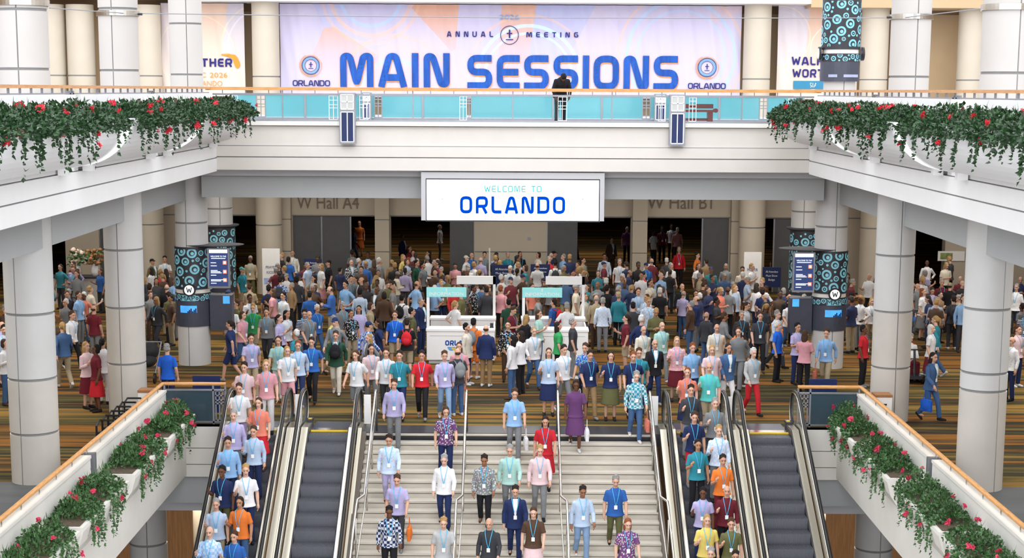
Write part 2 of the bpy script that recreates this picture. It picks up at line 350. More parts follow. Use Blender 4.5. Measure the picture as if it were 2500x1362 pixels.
def stroke(mb, pts, w, closed, put, m=0, maxseg=.12):
    P = []
    n = len(pts)
    for i in range(n if closed else n - 1):
        p, q = pts[i], pts[(i + 1) % n]; P.append(p); k = int((q - p).length / maxseg)
        for j in range(1, k + 1): P.append(p + (q - p) * j / (k + 1))
    if not closed: P.append(pts[-1])
    n = len(P); vs = []
    for i in range(n):
        d1 = (P[i] - P[i - 1]) if (closed or i > 0) else (P[1] - P[0]); d2 = (P[(i + 1) % n] - P[i]) if (closed or i < n - 1) else d1
        if d1.length < 1e-9: d1 = d2
        if d2.length < 1e-9: d2 = d1
        d1 = d1.normalized(); d2 = d2.normalized(); n1 = Vector((-d1.y, d1.x)); n2 = Vector((-d2.y, d2.x)); b = n1 + n2
        if b.length < 1e-6: b = n1
        b.normalize(); k = w / 2 / max(.45, b.dot(n1))
        vs += [put(*(P[i] + b * k)), put(*(P[i] - b * k))]
    fs = [(2 * i, 2 * i + 1, 2 * ((i + 1) % n) + 1, 2 * ((i + 1) % n)) for i in range(n if closed else n - 1)]
    mb.add(vs, fs, m)
def word(mb, text, x0, z0, h, put, t=.2, gap=.14, m=0, xs=1.0, width=None):
    # letters drawn as strokes; width fits the word into a given length
    adv = sum((glyph(c, t)[0] if c != ' ' else .5) + gap for c in text) - gap
    k = width / (adv * h) if width else xs
    x = 0
    for c in text:
        if c == ' ': x += .5 + gap; continue
        gw, st = glyph(c, t)
        for si, (pts, r, cl) in enumerate(st):
            pp = rnd(pts, r, cl)
            def at_(a, b, si=si):
                q = put(x0 + a * h * k, z0 + b * h); return (q[0], q[1] - .003 * si, q[2])
            stroke(mb, [Vector((p.x + x, p.y)) for p in pp], t, cl, at_, m, maxseg=.12)
        x += gw + gap
def type_text(text, h, put, mb, m=0, width=None, align='LEFT'):
    cu = bpy.data.curves.new('lettering', 'FONT'); cu.body = text; cu.size = 1.0; cu.resolution_u = 3
    o = bpy.data.objects.new('lettering', cu); COL.objects.link(o); dg = bpy.context.evaluated_depsgraph_get()
    me = bpy.data.meshes.new_from_object(o.evaluated_get(dg)); vs = [v.co.copy() for v in me.vertices]; fs = [tuple(p.vertices) for p in me.polygons]
    bpy.data.objects.remove(o); bpy.data.curves.remove(cu); bpy.data.meshes.remove(me)
    x0 = min(v.x for v in vs); x1 = max(v.x for v in vs)
    s = h / .72; sx_ = width / (x1 - x0) if width else s; off = {'LEFT': 0, 'CENTER': -(x1 - x0) * sx_ / 2, 'RIGHT': -(x1 - x0) * sx_}[align]
    mb.add([put((v.x - x0) * sx_ + off, v.y * s) for v in vs], fs, m)
def ring(mb, cx, cz, r0, r1, put, m=0, n=48, a0=0, a1=2 * pi):
    vs = []
    for i in range(n + 1):
        a = a0 + (a1 - a0) * i / n; vs += [put(cx + r0 * cos(a), cz + r0 * sin(a)), put(cx + r1 * cos(a), cz + r1 * sin(a))]
    mb.add(vs, [(2 * i, 2 * i + 1, 2 * i + 3, 2 * i + 2) for i in range(n)], m)
def rect(mb, x0, x1, z0, z1, put, m=0): mb.add([put(x0, z0), put(x1, z0), put(x1, z1), put(x0, z1)], [(0, 1, 2, 3)], m)
# ================================================================ STRUCTURE
XS = 8.6          # stairwell parapets and balcony faces stand at +-8.6
YP = 39.0         # far edge of the stairwell
YB = 46.4         # face of the bridge balcony
YW = 66.0         # hall wall
m = MB(); m.box(-28, 28, YP, 105, -.3, 0); m.box(-28, -XS, 33, YP, -.3, 0); m.box(XS, 28, 33, YP, -.3, 0); struct(m, 'floor', 'carpet')
m = MB(); m.box(-28, -XS, 5, 33, -.3, 0); m.box(XS, 28, 5, 33, -.3, 0); struct(m, 'floor', 'tile')
struct(bx(-7.05, 7.05, YP - .9, YP, -.3, -.001), 'floor', 'dark')
struct(bx(-28, 28, 5, 60, -7.4, -7.2), 'floor', 'lowfloor')
m = MB(); m.box(-28, -8.7, 5, YW + .6, 5.86, 7.2); m.box(8.7, 28, 5, YW + .6, 5.86, 7.2); m.box(-8.7, 8.7, YB + .25, YW + .6, 5.86, 7.2); struct(m, 'ceiling', 'soffit')
# balcony faces: two stepped bands with a shadow groove
for s, nm in ((-1, 'trim_1'), (1, 'trim_2')):
    m = MB()
    x = lambda a, b: (min(s * a, s * b), max(s * a, s * b))
    m.box(*x(8.50, 8.70), 5, YB, 5.86, 6.225); m.box(*x(8.50, 8.70), 5, YB, 6.255, 6.58); m.box(*x(8.53, 8.70), 5, YB, 6.225, 6.255, 1)
    struct(m, nm, ['white', 'joint'])
m = MB()
for z0, z1, y in ((5.9, 6.255, 0), (6.285, 6.58, .0), (6.60, 7.15, .05), (7.17, 7.29, -.06)): m.box(-8.5, 8.5, YB + y, YB + .25, z0, z1, 0 if z1 < 7.16 else 2)
m.box(-8.5, 8.5, YB + .04, YB + .25, 6.255, 6.60, 1)
struct(m, 'trim_3', ['cream', 'joint', 'parapet'])
# grey beams on the columns
m = MB()
for a, b in ((-9.1, -2.66), (2.66, 9.1)):
    m.box(a, b, YB + .75, YB + 1.6, 5.06, 5.68); m.box(a, b, YB + .5, YB + 1.6, 5.70, 5.86, 1)
m.box(-2.64, 2.64, YB + .3, YB + 1.6, 5.05, 5.86)
struct(m, 'trim_4', ['beam', 'soffit'])
for s, nm in ((-1, 'trim_5'), (1, 'trim_6')):
    m = MB()
    for y0, y1 in ((5, 32.85), (33.55, 40.0), (40.65, 47.55)):
        x0, x1 = sorted((s * 9.62, s * 10.3)); m.box(x0, x1, y0, y1, 4.95, 5.86)
    struct(m, nm, 'beam')
# hall wall with its door openings
OPEN = [(-21.6, -18.4), (-17.0, -15.2), (-13.2, -10.5), (-9.03, -5.64), (-5.02, -1.57), (1.42, 4.87), (5.53, 8.89), (10.34, 13.2), (15.3, 17.8)]
m = MB(); x = -28
for a, b in OPEN:
    m.box(x, a, YW, YW + .5, 0, 3.05); x = b
m.box(x, 28, YW, YW + .5, 0, 3.05); m.box(-28, 28, YW, YW + .5, 3.10, 5.86); m.box(-28, 28, YW + .04, YW + .5, 3.05, 3.10, 1)
m.box(-1.55, 1.40, YW - .03, YW, 1.62, 1.65, 1)
struct(m, 'wall_back', ['beigewall', 'joint'])
m = MB()
for a, b in ((-5.62, -5.04), (4.9, 5.5), (-9.7, -9.05), (8.92, 9.6)):
    m.box(a, b, YW - .45, YW, 0, 1.62); m.box(a, b, YW - .45, YW, 1.66, 2.93); m.box(a, b, YW - .45, YW, 2.97, 5.86); m.box(a + .02, b - .02, YW - .42, YW, 0, 5.8, 1)
struct(m, 'trim_7', ['beigewall', 'joint'])
m = MB(); m.box(-28, 28, 104.5, 105, 0, 7.2); m.box(-28.3, -28, 5, 105, -7.2, 13); m.box(28, 28.3, 5, 105, -7.2, 13); struct(m, 'wall_side', 'tandark')
struct(bx(-28, 28, YW + .6, 105, 6.6, 6.9), 'ceiling', 'dark')
# upper gallery wall, header beam
m = MB(); m.box(-28, 28, YW + .6, YW + 1, 7.2, 13.2); m.box(-28, 28, YW + .3, YW + .6, 11.3, 13.2, 1); struct(m, 'wall_gallery', ['tan', 'tandark'])
m = MB(); m.box(-12.6, 11.6, 64.0, 66.2, 11.58, 12.6); struct(m, 'trim_8', 'cream')
m = MB(); m.box(11.6, 28, 64.0, 66.2, 11.45, 12.6); m.box(-28, -12.6, 64, 66.2, 11.7, 12.6); struct(m, 'trim_9', 'tan')
m = MB()
for a, b in ((-16.4, -15.4), (-20.5, -19.2), (15.2, 16.6), (10.9, 11.9), (-13.3, -12.5)): m.box(a, b, YW + .25, YW + .6, 7.2, 11.3)  # dark brown strips painted in as the shadows between the gallery columns
struct(m, 'shade_strips', 'tandark')
# door leaves standing shut in the hall wall
DN = 0
for a, b, fr in ((-9.03, -7.85, 0), (-7.84, -6.66, 1), (-2.58, -1.57, 1), (1.42, 2.67, 1), (7.8, 8.89, 1), (-13.2, -11.5, 0), (10.75, 13.2, 1), (-17, -15.2, 0)):
    DN += 1
    m = MB(); m.box(a, b, YW + .1, YW + .18, .01, 3.03)
    d = struct(m, 'door_%d' % DN, 'doorgrey')
    f = MB(); xx = b if a > -10 and a < 1 else a
    f.box(xx - .03, xx + .03, YW + .06, YW + .1, .01, 3.03); f.build('door_edge', 'frame', d)
    f = MB(); f.tube([(xx - .12, YW + .02, .95), (xx - .12, YW + .02, 1.25)], .015, 6); f.build('door_handle', 'steel', d)
# the stairwell rim below the two glazed end panels, and the lower level
for s, nm in ((-1, 'trim_11'), (1, 'trim_12')):
    m = MB(); x0, x1 = sorted((s * 7.05, s * 8.62))
    for z0, z1 in ((-.52, 0.0), (-.93, -.54), (-1.25, -.95)): m.box(x0, x1, YP - .35, YP, z0, z1)
    m.box(x0, x1, YP - .2, YP + .1, -1.95, -1.27, 1); m.box(x0, x1, YP - .3, YP, -1.27, 0, 2)
    struct(m, nm, ['parapet', 'beam', 'joint'])
m = MB(); m.box(-28, 28, 47.5, 48, -7.2, -.3); struct(m, 'wall_lower', 'woodwall')
m = MB(); m.box(-28, -7.05, YP, 47.5, -2.2, -1.96); m.box(7.05, 28, YP, 47.5, -2.2, -1.96); struct(m, 'ceiling', 'soffit')
# ================================================================ COLUMNS
def column(label, cx, cy, r, z0, z1, seams, joff, mats=('stone', 'joint', 'stone_warm'), warm_below=-99, group=None, joints=True):
    m = MB(); base = -pi / 2 + math.asin(joff)
    angs = []
    jl = [base, base + pi] if joints else []
    N = 56
    for i in range(N): angs.append((2 * pi * i / N, 0))
    for j in jl:
        j = j % (2 * pi)
        angs = [(a, q) for a, q in angs if min(abs(a - j), 2 * pi - abs(a - j)) > .06]
        angs += [(j - .028, 0), (j - .022, 1), (j + .022, 1), (j + .028, 0)]
    angs.sort(); n = len(angs)
    zs = [(z0, 0)]
    for z in sorted(seams): zs += [(z - .03, 0), (z - .024, 1), (z + .024, 1), (z + .03, 0)]
    zs.append((z1, 0)); vs = []
    for z, g in zs:
        for a, j in angs:
            rr = r - (.022 if (g or j) else 0); vs.append((cx + rr * cos(a), cy + rr * sin(a), z))
    fs = []; ms = []
    for k in range(len(zs) - 1):
        for i in range(n):
            i2 = (i + 1) % n
            fs.append((k * n + i, k * n + i2, (k + 1) * n + i2, (k + 1) * n + i))
            gr = (zs[k][1] and zs[k + 1][1]) or (angs[i][1] and angs[i2][1])
            ms.append(1 if gr else (2 if zs[k + 1][0] <= warm_below else 0))
    fs += [tuple(range(n))[::-1], tuple(range((len(zs) - 1) * n, len(zs) * n))]; ms += [0, 0]
    m.v = vs; m.f = fs; m.m = ms
    o = m.build('column', list(mats), smooth=True, label=label, cat='column', group=group)
    try: o.data.set_sharp_from_angle(angle=radians(30))
    except Exception: pass
    return o
W2 = ['stone', 'joint', 'stone_warm']
column('tall grey panelled column nearest the camera on the left, on grey tiles', -10.05, 33.2, .5, .0, 5.86, (3.58, 2.21, 1.06), -.3, W2, 2.3)
column('grey panelled column left of the seated row, between two left columns', -9.78, 40.3, .48, 0, 5.86, (4.21, 2.76, 1.33), -.08, W2, 2.8)
column('grey column above and below the left map wrap with round W sign', -9.57, 47.9, .48, 0, 5.86, (4.27,), -.15, W2, 1.2)
column('tall grey panelled column nearest the camera on the right', 9.83, 33.0, .48, 0, 5.86, (3.81, 2.48, 2.11), .42, W2, 2.2)
column('grey panelled column on the right beside the white waste bin', 9.55, 40.0, .48, 0, 5.86, (4.2, 2.8, 1.38), .05, W2, 2.8)
column('grey column above and below the right map wrap with round W sign', 9.50, 47.9, .48, 0, 5.86, (4.25,), .1, W2, 1.2)
column('grey column behind the left information screen, dark canopy round it', -10.25, 56, .5, 0, 5.86, (4.1,), .3, W2)
column('grey column behind the right information screen, dark canopy round it', 10.2, 56, .5, 0, 5.86, (4.1,), -.3, W2)
U2 = ['upstone', 'joint', 'upstone']
column('white upper column leftmost in view above the balcony rail', -9.95, 33.2, .5, 7.2, 13, (9.75, 8.57), .05, U2)
column('white upper column with steel cable collar, left gallery', -9.75, 40.4, .48, 7.2, 13, (10.12, 8.63), -.1, U2)
column('white upper column overlapping the left banner', -9.6, 47.9, .48, 7.2, 13, (10.06, 8.6), .25, U2)
column('white upper column rightmost in view above the balcony rail', 9.95, 33.0, .5, 7.2, 13, (9.9, 8.59), .2, U2)
column('white upper column with steel cable collar, right gallery', 9.7, 40.0, .48, 7.2, 13, (10.0, 8.57), .1, U2)
column('upper column wrapped by dark map panels in front of the right banner', 9.58, 47.9, .46, 7.2, 13, (), .1, U2)
B2 = ['backstone', 'joint', 'backstone']
for xx, ds in ((-9.85, 'beige gallery column at the left edge of the main sessions banner'), (9.68, 'beige gallery column at the right edge of the main sessions banner'), (-14.55, 'beige gallery column with a pointed light patch, left'), (14.35, 'beige gallery column third from the right edge'), (-17.2, 'beige gallery column between the two leftmost white columns'), (-18.35, 'beige gallery column beside the leftmost white column'), (18.2, 'beige gallery column in the far right corner')):
    column(ds, xx, 65.0, .54, 7.2, 11.58 if abs(xx) < 12 else 11.45, (8.68,), 0, B2, joints=False)
for xx, ds in ((-9.85, 'beige column beside the left prayer kiosk sign'), (9.68, 'beige column beside the right prayer kiosk sign'), (-14.65, 'beige column seen between the left grey columns'), (14.6, 'beige column seen right of the right map wrap')):
    column(ds, xx, 65.0, .53, 0, 5.86, (2.78,), 0, B2, joints=False)
column('grey column under the left stair parapet on the lower level', -9.35, 40.2, .48, -7.2, -2.2, (-3.35,), .15)
column('grey column under the right stair parapet on the lower level', 9.35, 40.2, .48, -7.2, -2.2, (-3.4,), .15)
column('beige lower level column beside the left wooden wall', -8.35, 43.5, .5, -7.2, -2.2, (-4.6,), 0, B2, joints=False)
column('beige lower level column beside the right wooden wall', 8.25, 43.5, .5, -7.2, -2.2, (-4.6,), 0, B2, joints=False)
# ================================================================ STAIRS AND ESCALATORS
RS, TR = .16, .30
Y0 = 38.0
m = MB(); NS = 26
for k in range(NS):
    y1 = Y0 - k * TR; z = -k * RS
    m.box(-3.5, 3.35, y1 - TR, y1, z - RS - .3, z - RS)             # tread below nosing k
    m.box(-3.5, 3.35, y1 - .03, y1 + .02, z - .04, z + .004)         # nosing
    m.box(-3.49, 3.34, y1 - .004, y1 + .02, z - .062, z - .04, 1)     # shadow gap
stairs = m.build('staircase', ['stair', 'stairdark'], label='wide pale stone staircase descending between the escalators', cat='staircase')
for sx_, nm in ((-3.5, 'left'), (3.35, 'right')):
    m = MB(); a = (sx_ - .12, sx_) if sx_ < 0 else (sx_, sx_ + .12)
    m.prism([(Y0 + .3, -.02), (Y0, .05), (Y0 - NS * TR, -NS * RS + .05), (Y0 - NS * TR, -NS * RS - .5), (Y0 + .3, -.6)], 'x', a[0], a[1]); m.build('side_string', 'stairdark', stairs)
def stair_rail(x, jog, label):
    t = thing('stair_handrail', label, 'handrail', (x, Y0, 0))
    m = MB(); k = RS / TR; yk = 34.9; zk = .92 - (Y0 - yk) * k
    p = [(x, 38.35, .0), (x, 38.35, .92), (x, 38.3, 1.0), (x, 38.2, 1.03), (x, 38.0, .98), (x, yk, zk), (x + jog * .12, yk - .35, zk - .02), (x + jog * .12, yk - .6, zk - .1), (x + jog * .12, 29.5, zk - (yk - 29.9) * k)]
    m.tube(p, .028, 10); m.build('rail', 'steel', t, smooth=True)
    m = MB(); m.tube([(x, 38.2, .55), (x, yk, zk - .33), (x + jog * .12, 29.5, zk - .33 - (yk - 29.9) * k)], .018, 8); m.build('mid_rail', 'steel', t, smooth=True)
    for yy in (37.0, 35.6, 34.2, 32.8, 31.4, 30.0):
        i = int((Y0 - yy) / TR) + 1
        m = MB(); m.tube([(x + (jog * .12 if yy < 34.5 else 0), yy, -i * RS), (x + (jog * .12 if yy < 34.5 else 0), yy, .95 - (Y0 - yy) * k)], .02, 8); m.build('post', 'steel', t, smooth=True)
stair_rail(-3.28, -1, 'stainless handrail at the left side of the staircase')
stair_rail(-1.09, -1, 'stainless centre handrail, left one of the two on the staircase')
stair_rail(1.11, 1, 'stainless centre handrail, right one of the two on the staircase')
stair_rail(3.33, 1, 'stainless handrail at the right side of the staircase')
SL = .60
YE = 38.15
OD = {(-6.85, 1): .18, (-5.43, -1): .172, (-5.08, 1): .172, (-3.72, -1): .12, (3.75, 1): .18, (5.18, -1): .157, (5.50, 1): .157, (6.93, -1): .1}
def escalator(xl, xr, label):
    xc = (xl + xr) / 2
    t = thing('escalator', label, 'escalator', (xc, YE, 0))
    YEND = 28.0
    zat = lambda y, h: h - max(0, YE - .25 - y) * SL
    for x, s in ((xl, 1), (xr, -1)):
        # rounded handrail loop
        m = MB(); P = [(x, 38.55, .10), (x, 38.72, .12)]
        for i in range(9):
            a = -pi / 2 + pi * i / 8; P.append((x, 38.75 + .36 * cos(a), .52 + .42 * sin(a)))
        P += [(x, 38.5, .955), (x, 38.2, .93)]
        for i in range(1, 7): P.append((x, 38.2 - i * .12, .93 - SL * (i * .12) * min(1, .4 + i * .1)))
        y, z = P[-1][1], P[-1][2]; P.append((x, YEND, z - (y - YEND) * SL))
        vs = MB(); vs.tube(P, .042, 10); vs.build('handrail', 'rubber', t, smooth=True)
        m = MB(); m.tube([(p[0] + s * .045, p[1], p[2] - .02) for p in P[2:]], .014, 6); m.build('rail_trim', 'steel', t, smooth=True)
        # glass balustrade
        poly = [(38.6, .12)] + [(p[1], p[2] - .04) for p in P[6:]] + [(YEND, zat(YEND, .2)), (YE - .25, .2)]
        m = MB(); m.prism(poly, 'x', x - .012, x + .012); m.build('balustrade', 'glass_esc', t)
        # inner deck
        m = MB(); di = sorted((x + s * .03, x + s * .19)); pr = [(38.75, .14), (YE - .25, .17), (YEND, zat(YEND, .17)), (YEND, zat(YEND, .0)), (YE - .25, .02), (38.75, .0)]
        m.prism(pr, 'x', *di); m.build('inner_deck', 'brass', t)
        m = MB(); di2 = sorted((x + s * .19, x + s * .215)); m.prism([(38.75, .12), (YE - .25, .12), (YEND, zat(YEND, .12)), (YEND, zat(YEND, -.25)), (YE - .25, -.25), (38.75, -.2)], 'x', *di2); m.build('skirt', 'dark', t)
        m = MB(); c2 = sorted((x + s * .06, x + s * .2)); m.box(c2[0], c2[1], 38.6, 38.95, .14, .2); m.build('newel_cap', 'dark', t)
        m = MB(); m.box(c2[0] + .03, c2[1] - .03, 38.72, 38.84, .2, .206); m.build('caution_label', 'yellow', t)
        m = MB(); do = sorted((x - s * .03, x - s * OD[(x, s)])); m.prism([(38.6, .16), (YE - .25, .16), (YEND, zat(YEND, .16)), (YEND, zat(YEND, -.9)), (YE - .25, -.9), (38.6, -.3)], 'x', *do); m.build('outer_deck', 'brass', t)
    a, b = xl + .22, xr - .22
    bx(a, b, 38.5, 39.35, .0, .012).build('landing_plate', 'charcoal', t)
    bx(a, b, 38.22, 38.5, .0, .03).build('comb_plate', 'steel', t)
    bx(a, b, 38.16, 38.22, .0, .034).build('yellow_edge', 'yellow', t)
    m = MB(); m.box(a, b, 0, .40, -.03, 0)
    n = 32; w = (b - a) / n
    for i in range(n): m.box(a + i * w, a + (i + .55) * w, 0, .40, 0, .012)
    m.box(a, b, .0, .03, -.24, -.03)
    for i in range(n): m.box(a + i * w, a + (i + .55) * w, -.008, 0, -.24, -.0)
    me = m.mesh('step', 'step', (xc, 0, 0))
    for k in range(25):
        y = YE - .42 - .40 * k; z = -(0 if k == 0 else .04 + SL * .40 * (k - .6)) - .01
        o = bpy.data.objects.new('step', me); COL.objects.link(o); o.parent = t; o.location = (0, y - YE, z)
    return t
escalator(-6.85, -5.43, 'leftmost escalator packed with people riding down')
escalator(-5.08, -3.72, 'empty escalator left of the staircase')
escalator(3.75, 5.18, 'crowded escalator right of the staircase')
escalator(5.50, 6.93, 'empty escalator farthest right')
# small upright notice posts at the escalator heads
for x, ds in ((-5.25, 'small glossy notice stand between the left escalators'), (-3.55, 'small glossy notice stand beside the left stair rail'), (3.52, 'small glossy notice stand beside the right stair rail'), (5.34, 'small glossy notice stand between the right escalators')):
    t = thing('notice_stand', ds, 'sign', (x, 38.9, 0))
    bx(x - .08, x + .08, 38.86, 38.94, 0, .06).build('base', 'steel', t); bx(x - .085, x + .085, 38.885, 38.91, .06, .78).build('panel', 'paper', t)
# ================================================================ PARAPETS, RAILS, PLANTERS
def leaf_cloud(mb, pts, rng, size, mi=0):
    for (p, nrm) in pts:
        L = size * rng.uniform(.6, 1.3); d = (nrm + Vector((rng.uniform(-1, 1), rng.uniform(-1, 1), rng.uniform(-1, .8)))).normalized()
        u = d.cross(Vector((rng.uniform(-1, 1), rng.uniform(-1, 1), rng.uniform(-1, 1)))).normalized(); n = d.cross(u); w = L * rng.uniform(.35, .5)
        b = Vector(p); a1 = b + d * L * .35 + u * w * .9 + n * w * .3; a2 = b + d * L * .35 - u * w * .9 + n * w * .3; c = b + d * L * .4; tip = b + d * L - n * L * .12
        mb.add([b, a1, tip, a2, c], [(0, 1, 2, 4), (0, 4, 2, 3)], mi)
def flower_mesh(mn):
    m = MB(); rng = random.Random(3)
    for k in range(9):
        c = Vector((rng.uniform(-.05, .05), rng.uniform(-.05, .05), rng.uniform(-.05, .05)))
        for i in range(5):
            a = 2 * pi * i / 5 + k; d = Vector((cos(a), sin(a), rng.uniform(-.2, .5))).normalized(); u = d.orthogonal().normalized(); r = .042
            m.add([c, c + d * r * .6 + u * r * .5, c + d * r * 1.2, c + d * r * .6 - u * r * .5], [(0, 1, 2, 3)])
    return m.mesh('flower', mn)
FL_RED = flower_mesh('petal'); FL_PINK = flower_mesh('petalpink')
def plant(name, label, x0, x1, y0, y1, z, h, out, drop, n, nstr, leafm, size, nfl, fl, seed, group, trail_side):
    # bushy mass over a trough x0..x1, y0..y1 with ivy strands falling at the well side (sign 'trail_side')
    rng = random.Random(seed); cx, cy = (x0 + x1) / 2, (y0 + y1) / 2
    t = thing(name, label, 'plant', (cx, cy, z), group)
    pts = []; L = y1 - y0
    for _ in range(n):
        y = y0 + L * rng.random(); a = rng.uniform(-.25 if leafm == 'leaf' else 0, pi); a = a if trail_side > 0 else pi - a; bump = .75 + .35 * sin(y * 5.1 + seed) * .5 + .25 * sin(y * 11 + seed * 2)
        rr = sqrt(rng.random()) if rng.random() < .35 else rng.uniform(.85, 1.05); e = min(1, min(y - y0, y1 - y) / .35 + .35)
        x = cx + cos(a) * (x1 - x0) * .58 * rr; zz = z - .04 + sin(a) * h * rr * (bump * e if a < pi and sin(a) > 0 else .9)
        pts.append((Vector((x, y, zz)), Vector((cos(a) * .8, 0, sin(a)))))
    m = MB(); leaf_cloud(m, pts, rng, size)
    for _ in range(n // (130 if leafm == 'leaf' else 16)):           # upright blades
        y = y0 + L * rng.random(); x = cx + rng.uniform(-.3, .3) * (x1 - x0); zz = z + h * rng.uniform(.5, .85); d = Vector((rng.uniform(-.5, .5), rng.uniform(-.5, .5), 1)).normalized(); l = size * rng.uniform(1.5, 2.6)
        u = d.orthogonal().normalized() * size * .14; m.add([Vector((x, y, zz)) - u, Vector((x, y, zz)) + u, Vector((x, y, zz)) + d * l], [(0, 1, 2)])
    m.build('foliage', leafm, t)
    m = MB(); edge = x1 if trail_side > 0 else x0; fp = []
    for _ in range(nstr):
        y = y0 + L * rng.random(); x = edge + trail_side * rng.uniform(-.05, out); zz = z + rng.uniform(-.02, h * .3); ln = drop * rng.uniform(.25, 1.0) ** 1.3; p = Vector((x, y, zz)); k = int(ln / (size * .55)) + 2; lp = []
        vx = trail_side * rng.uniform(.0, .35); vy = rng.uniform(-.35, .35)
        for i in range(k):
            p = p + Vector((vx * size * .5, vy * size * .5, -size * .55)); vx *= .8; lp += [(p.copy(), Vector((trail_side * .7, rng.uniform(-.6, .6), -.5)))] * (2 if i < k * .7 else 1)
        leaf_cloud(m, lp, rng, size * .95); fp.append(lp[len(lp) // 2][0])
    m.build('trailing_ivy', leafm, t)
    for i in range(nfl):
        if i % 3 == 0 and fp: p = rng.choice(fp) + Vector((trail_side * .08, 0, 0))
        else:
            a = rng.uniform(.15, .75) * pi; a = a if trail_side > 0 else pi - a
            p = Vector((cx + cos(a) * (x1 - x0) * .64, y0 + L * rng.random(), z + sin(a) * h * .95))
        o = bpy.data.objects.new('flower', fl); COL.objects.link(o); o.parent = t; o.location = p - wloc(t); s = rng.uniform(.55, .95); o.scale = (s, s, s); o.rotation_euler = (rng.random() * 3, rng.random() * 3, rng.random() * 6)
    return t
for s in (-1, 1):
    side = 'left' if s < 0 else 'right'
    X = lambda a, b: tuple(sorted((s * a, s * b)))
    # stair parapet wall in panels with grey slots
    for y0, y1, pos in ((32.05, YP - .03, 'far'), (24.0, 31.8, 'near')):
        m = MB(); m.box(*X(8.52, 8.72), y0, y1, -.6, .80); m.box(*X(8.5, 8.74), y0, y1, .80, .86)
        struct(m, 'wall_parapet_%s' % side, 'parapet')
    m = MB(); m.box(*X(8.46, 8.70), 31.93, 32.04, -.4, .87); struct(m, 'trim_15' if s < 0 else 'trim_16', 'frame')
    t = thing('stair_parapet_rail', 'oak handrail along the %s side of the stairwell on steel brackets' % side, 'handrail', (s * 8.62, 31, .86))
    m = MB(); yend = 22 if s < 0 else 26.2
    m.tube([(s * 8.62, yend, 1.0), (s * 8.62, YP + .02, 1.0), (s * 8.55, YP + .06, 1.0), (s * 7.06, YP + .06, 1.0)], .045, 10); m.build('rail', 'wood', t, smooth=True)
    for i in range(13):
        y = 25.3 + i * 1.1
        if y < yend: continue
        m = MB(); m.tube([(s * 8.62, y, .86), (s * 8.62, y, .965)], .014, 6); m.build('bracket', 'steel', t)
    # lower slab edge under planters
    m = MB(); m.box(*X(8.0, 8.72), 20, YP - .3, -1.2, -.3); m.box(*X(8.3, 28), 20, YP - .3, -1.2, -.32, 1); struct(m, 'trim_13' if s < 0 else 'trim_14', ['parapet', 'soffit'])
    # end panel: smoked glass, lattice post
    t = thing('end_guard', 'dark glazed guard panel at the %s head of the escalators' % side, 'railing', (s * 7.85, YP, 0))
    m = MB()
    for xx in (8.56, 7.36, 7.06): m.box(*X(xx - .02, xx + .02), YP - .03, YP + .03, 0, .97)
    m.box(*X(7.06, 8.56), YP - .03, YP + .03, .84, .88); m.box(*X(7.06, 8.56), YP - .03, YP + .03, .04, .08); m.build('frame', 'frame', t)
    bx(*X(7.38, 8.54), YP - .01, YP + .01, .08, .84).build('pane', 'glass_dark', t)
    m = MB()
    for zz in (.10, .52, .60, .72, .84): m.box(*X(7.1, 7.32), YP - .02, YP + .02, zz - .016, zz + .016)
    for xx in (7.12, 7.21, 7.30): m.box(*X(xx - .016, xx + .016), YP - .02, YP + .02, .08, .84)
    m.build('lattice', 'frame', t)
    # troughs stepping out from the parapet, curved underside, with plants
    for i, (y0, y1) in enumerate(((35.7, 38.5), (32.2, 35.45), (28.15, 31.7), (24.2, 27.95))):
        m = MB(); pr = [(8.5, .36), (7.72, .36), (7.72, .28), (7.80, .0), (7.98, -.28), (8.2, -.42), (8.5, -.45)]
        pr = [(s * a, b) for a, b in pr]
        if s > 0: pr = pr[::-1]
        m.prism(pr, 'y', y0, y1); m.box(*X(7.8, 8.48), y0 + .08, y1 - .08, .361, .375, 1)
        pos = ('farthest from the camera', 'beyond the parapet gap', 'nearer than the parapet gap', 'at the bottom corner')[i]
        m.build('planter', ['parapet', 'soil'], label='cream curved planter on the %s stair parapet, %s' % (side, pos), cat='planter')
        nn = 2; POS2 = ('farthest away', 'beyond the gap', 'before the gap', 'at bottom corner')
        L = (y1 - y0) / nn
        for k in range(nn):
            ya = y0 + k * L + .1; yb = ya + L - (.35 if s < 0 else .15)
            x0, x1 = X(7.78, 8.42)
            plant('ivy_shrub', 'leafy shrub with pink blooms, %s half of %s stair planter %s' % ('near' if k == 0 else 'far', side, POS2[i]), x0, x1, ya + (.35 if k == 0 else .1), yb, .36, .42, .10, .75, 1150, 15, 'leaf2', .072, 5 if (i + k + (s > 0)) % 3 else 3, FL_PINK, 100 + i * 7 + k * 3 + (50 if s > 0 else 0), 'ivy shrubs on the stair parapets', -s)
    # upper balcony: parapet, slots, rail, half-barrel planters
    for y0, y1, pos in ((39.3, YB - .2, 'farthest'), (32.15, 38.95, 'middle'), (18, 31.75, 'nearest')):
        m = MB(); m.box(*X(8.54, 8.69), y0, y1, 6.6, 8.07)
        struct(m, 'wall_balcony_%s' % side, 'white')
    for y in (39.12, 31.95):
        t = thing('balcony_post', 'grey twin post in the %s balcony gap %s the camera' % (side, 'far from' if y > 35 else 'near'), 'post', (s * 8.7, y, 7.2))
        for dy in (-.12, .1):
            bx(*X(8.66, 8.76), y + dy - .04, y + dy + .04, 7.2, 8.14).build('upright', 'frame', t)
    t = thing('balcony_rail', 'oak topped rail along the %s balcony' % side, 'handrail', (s * 8.7, 32, 8.07))
    bx(*X(8.62, 8.78), 14, YB - .05, 8.19, 8.25).build('handrail', 'wood', t)
    bx(*X(8.66, 8.74), 14, YB - .05, 8.075, 8.10).build('lower_rail', 'frame', t)
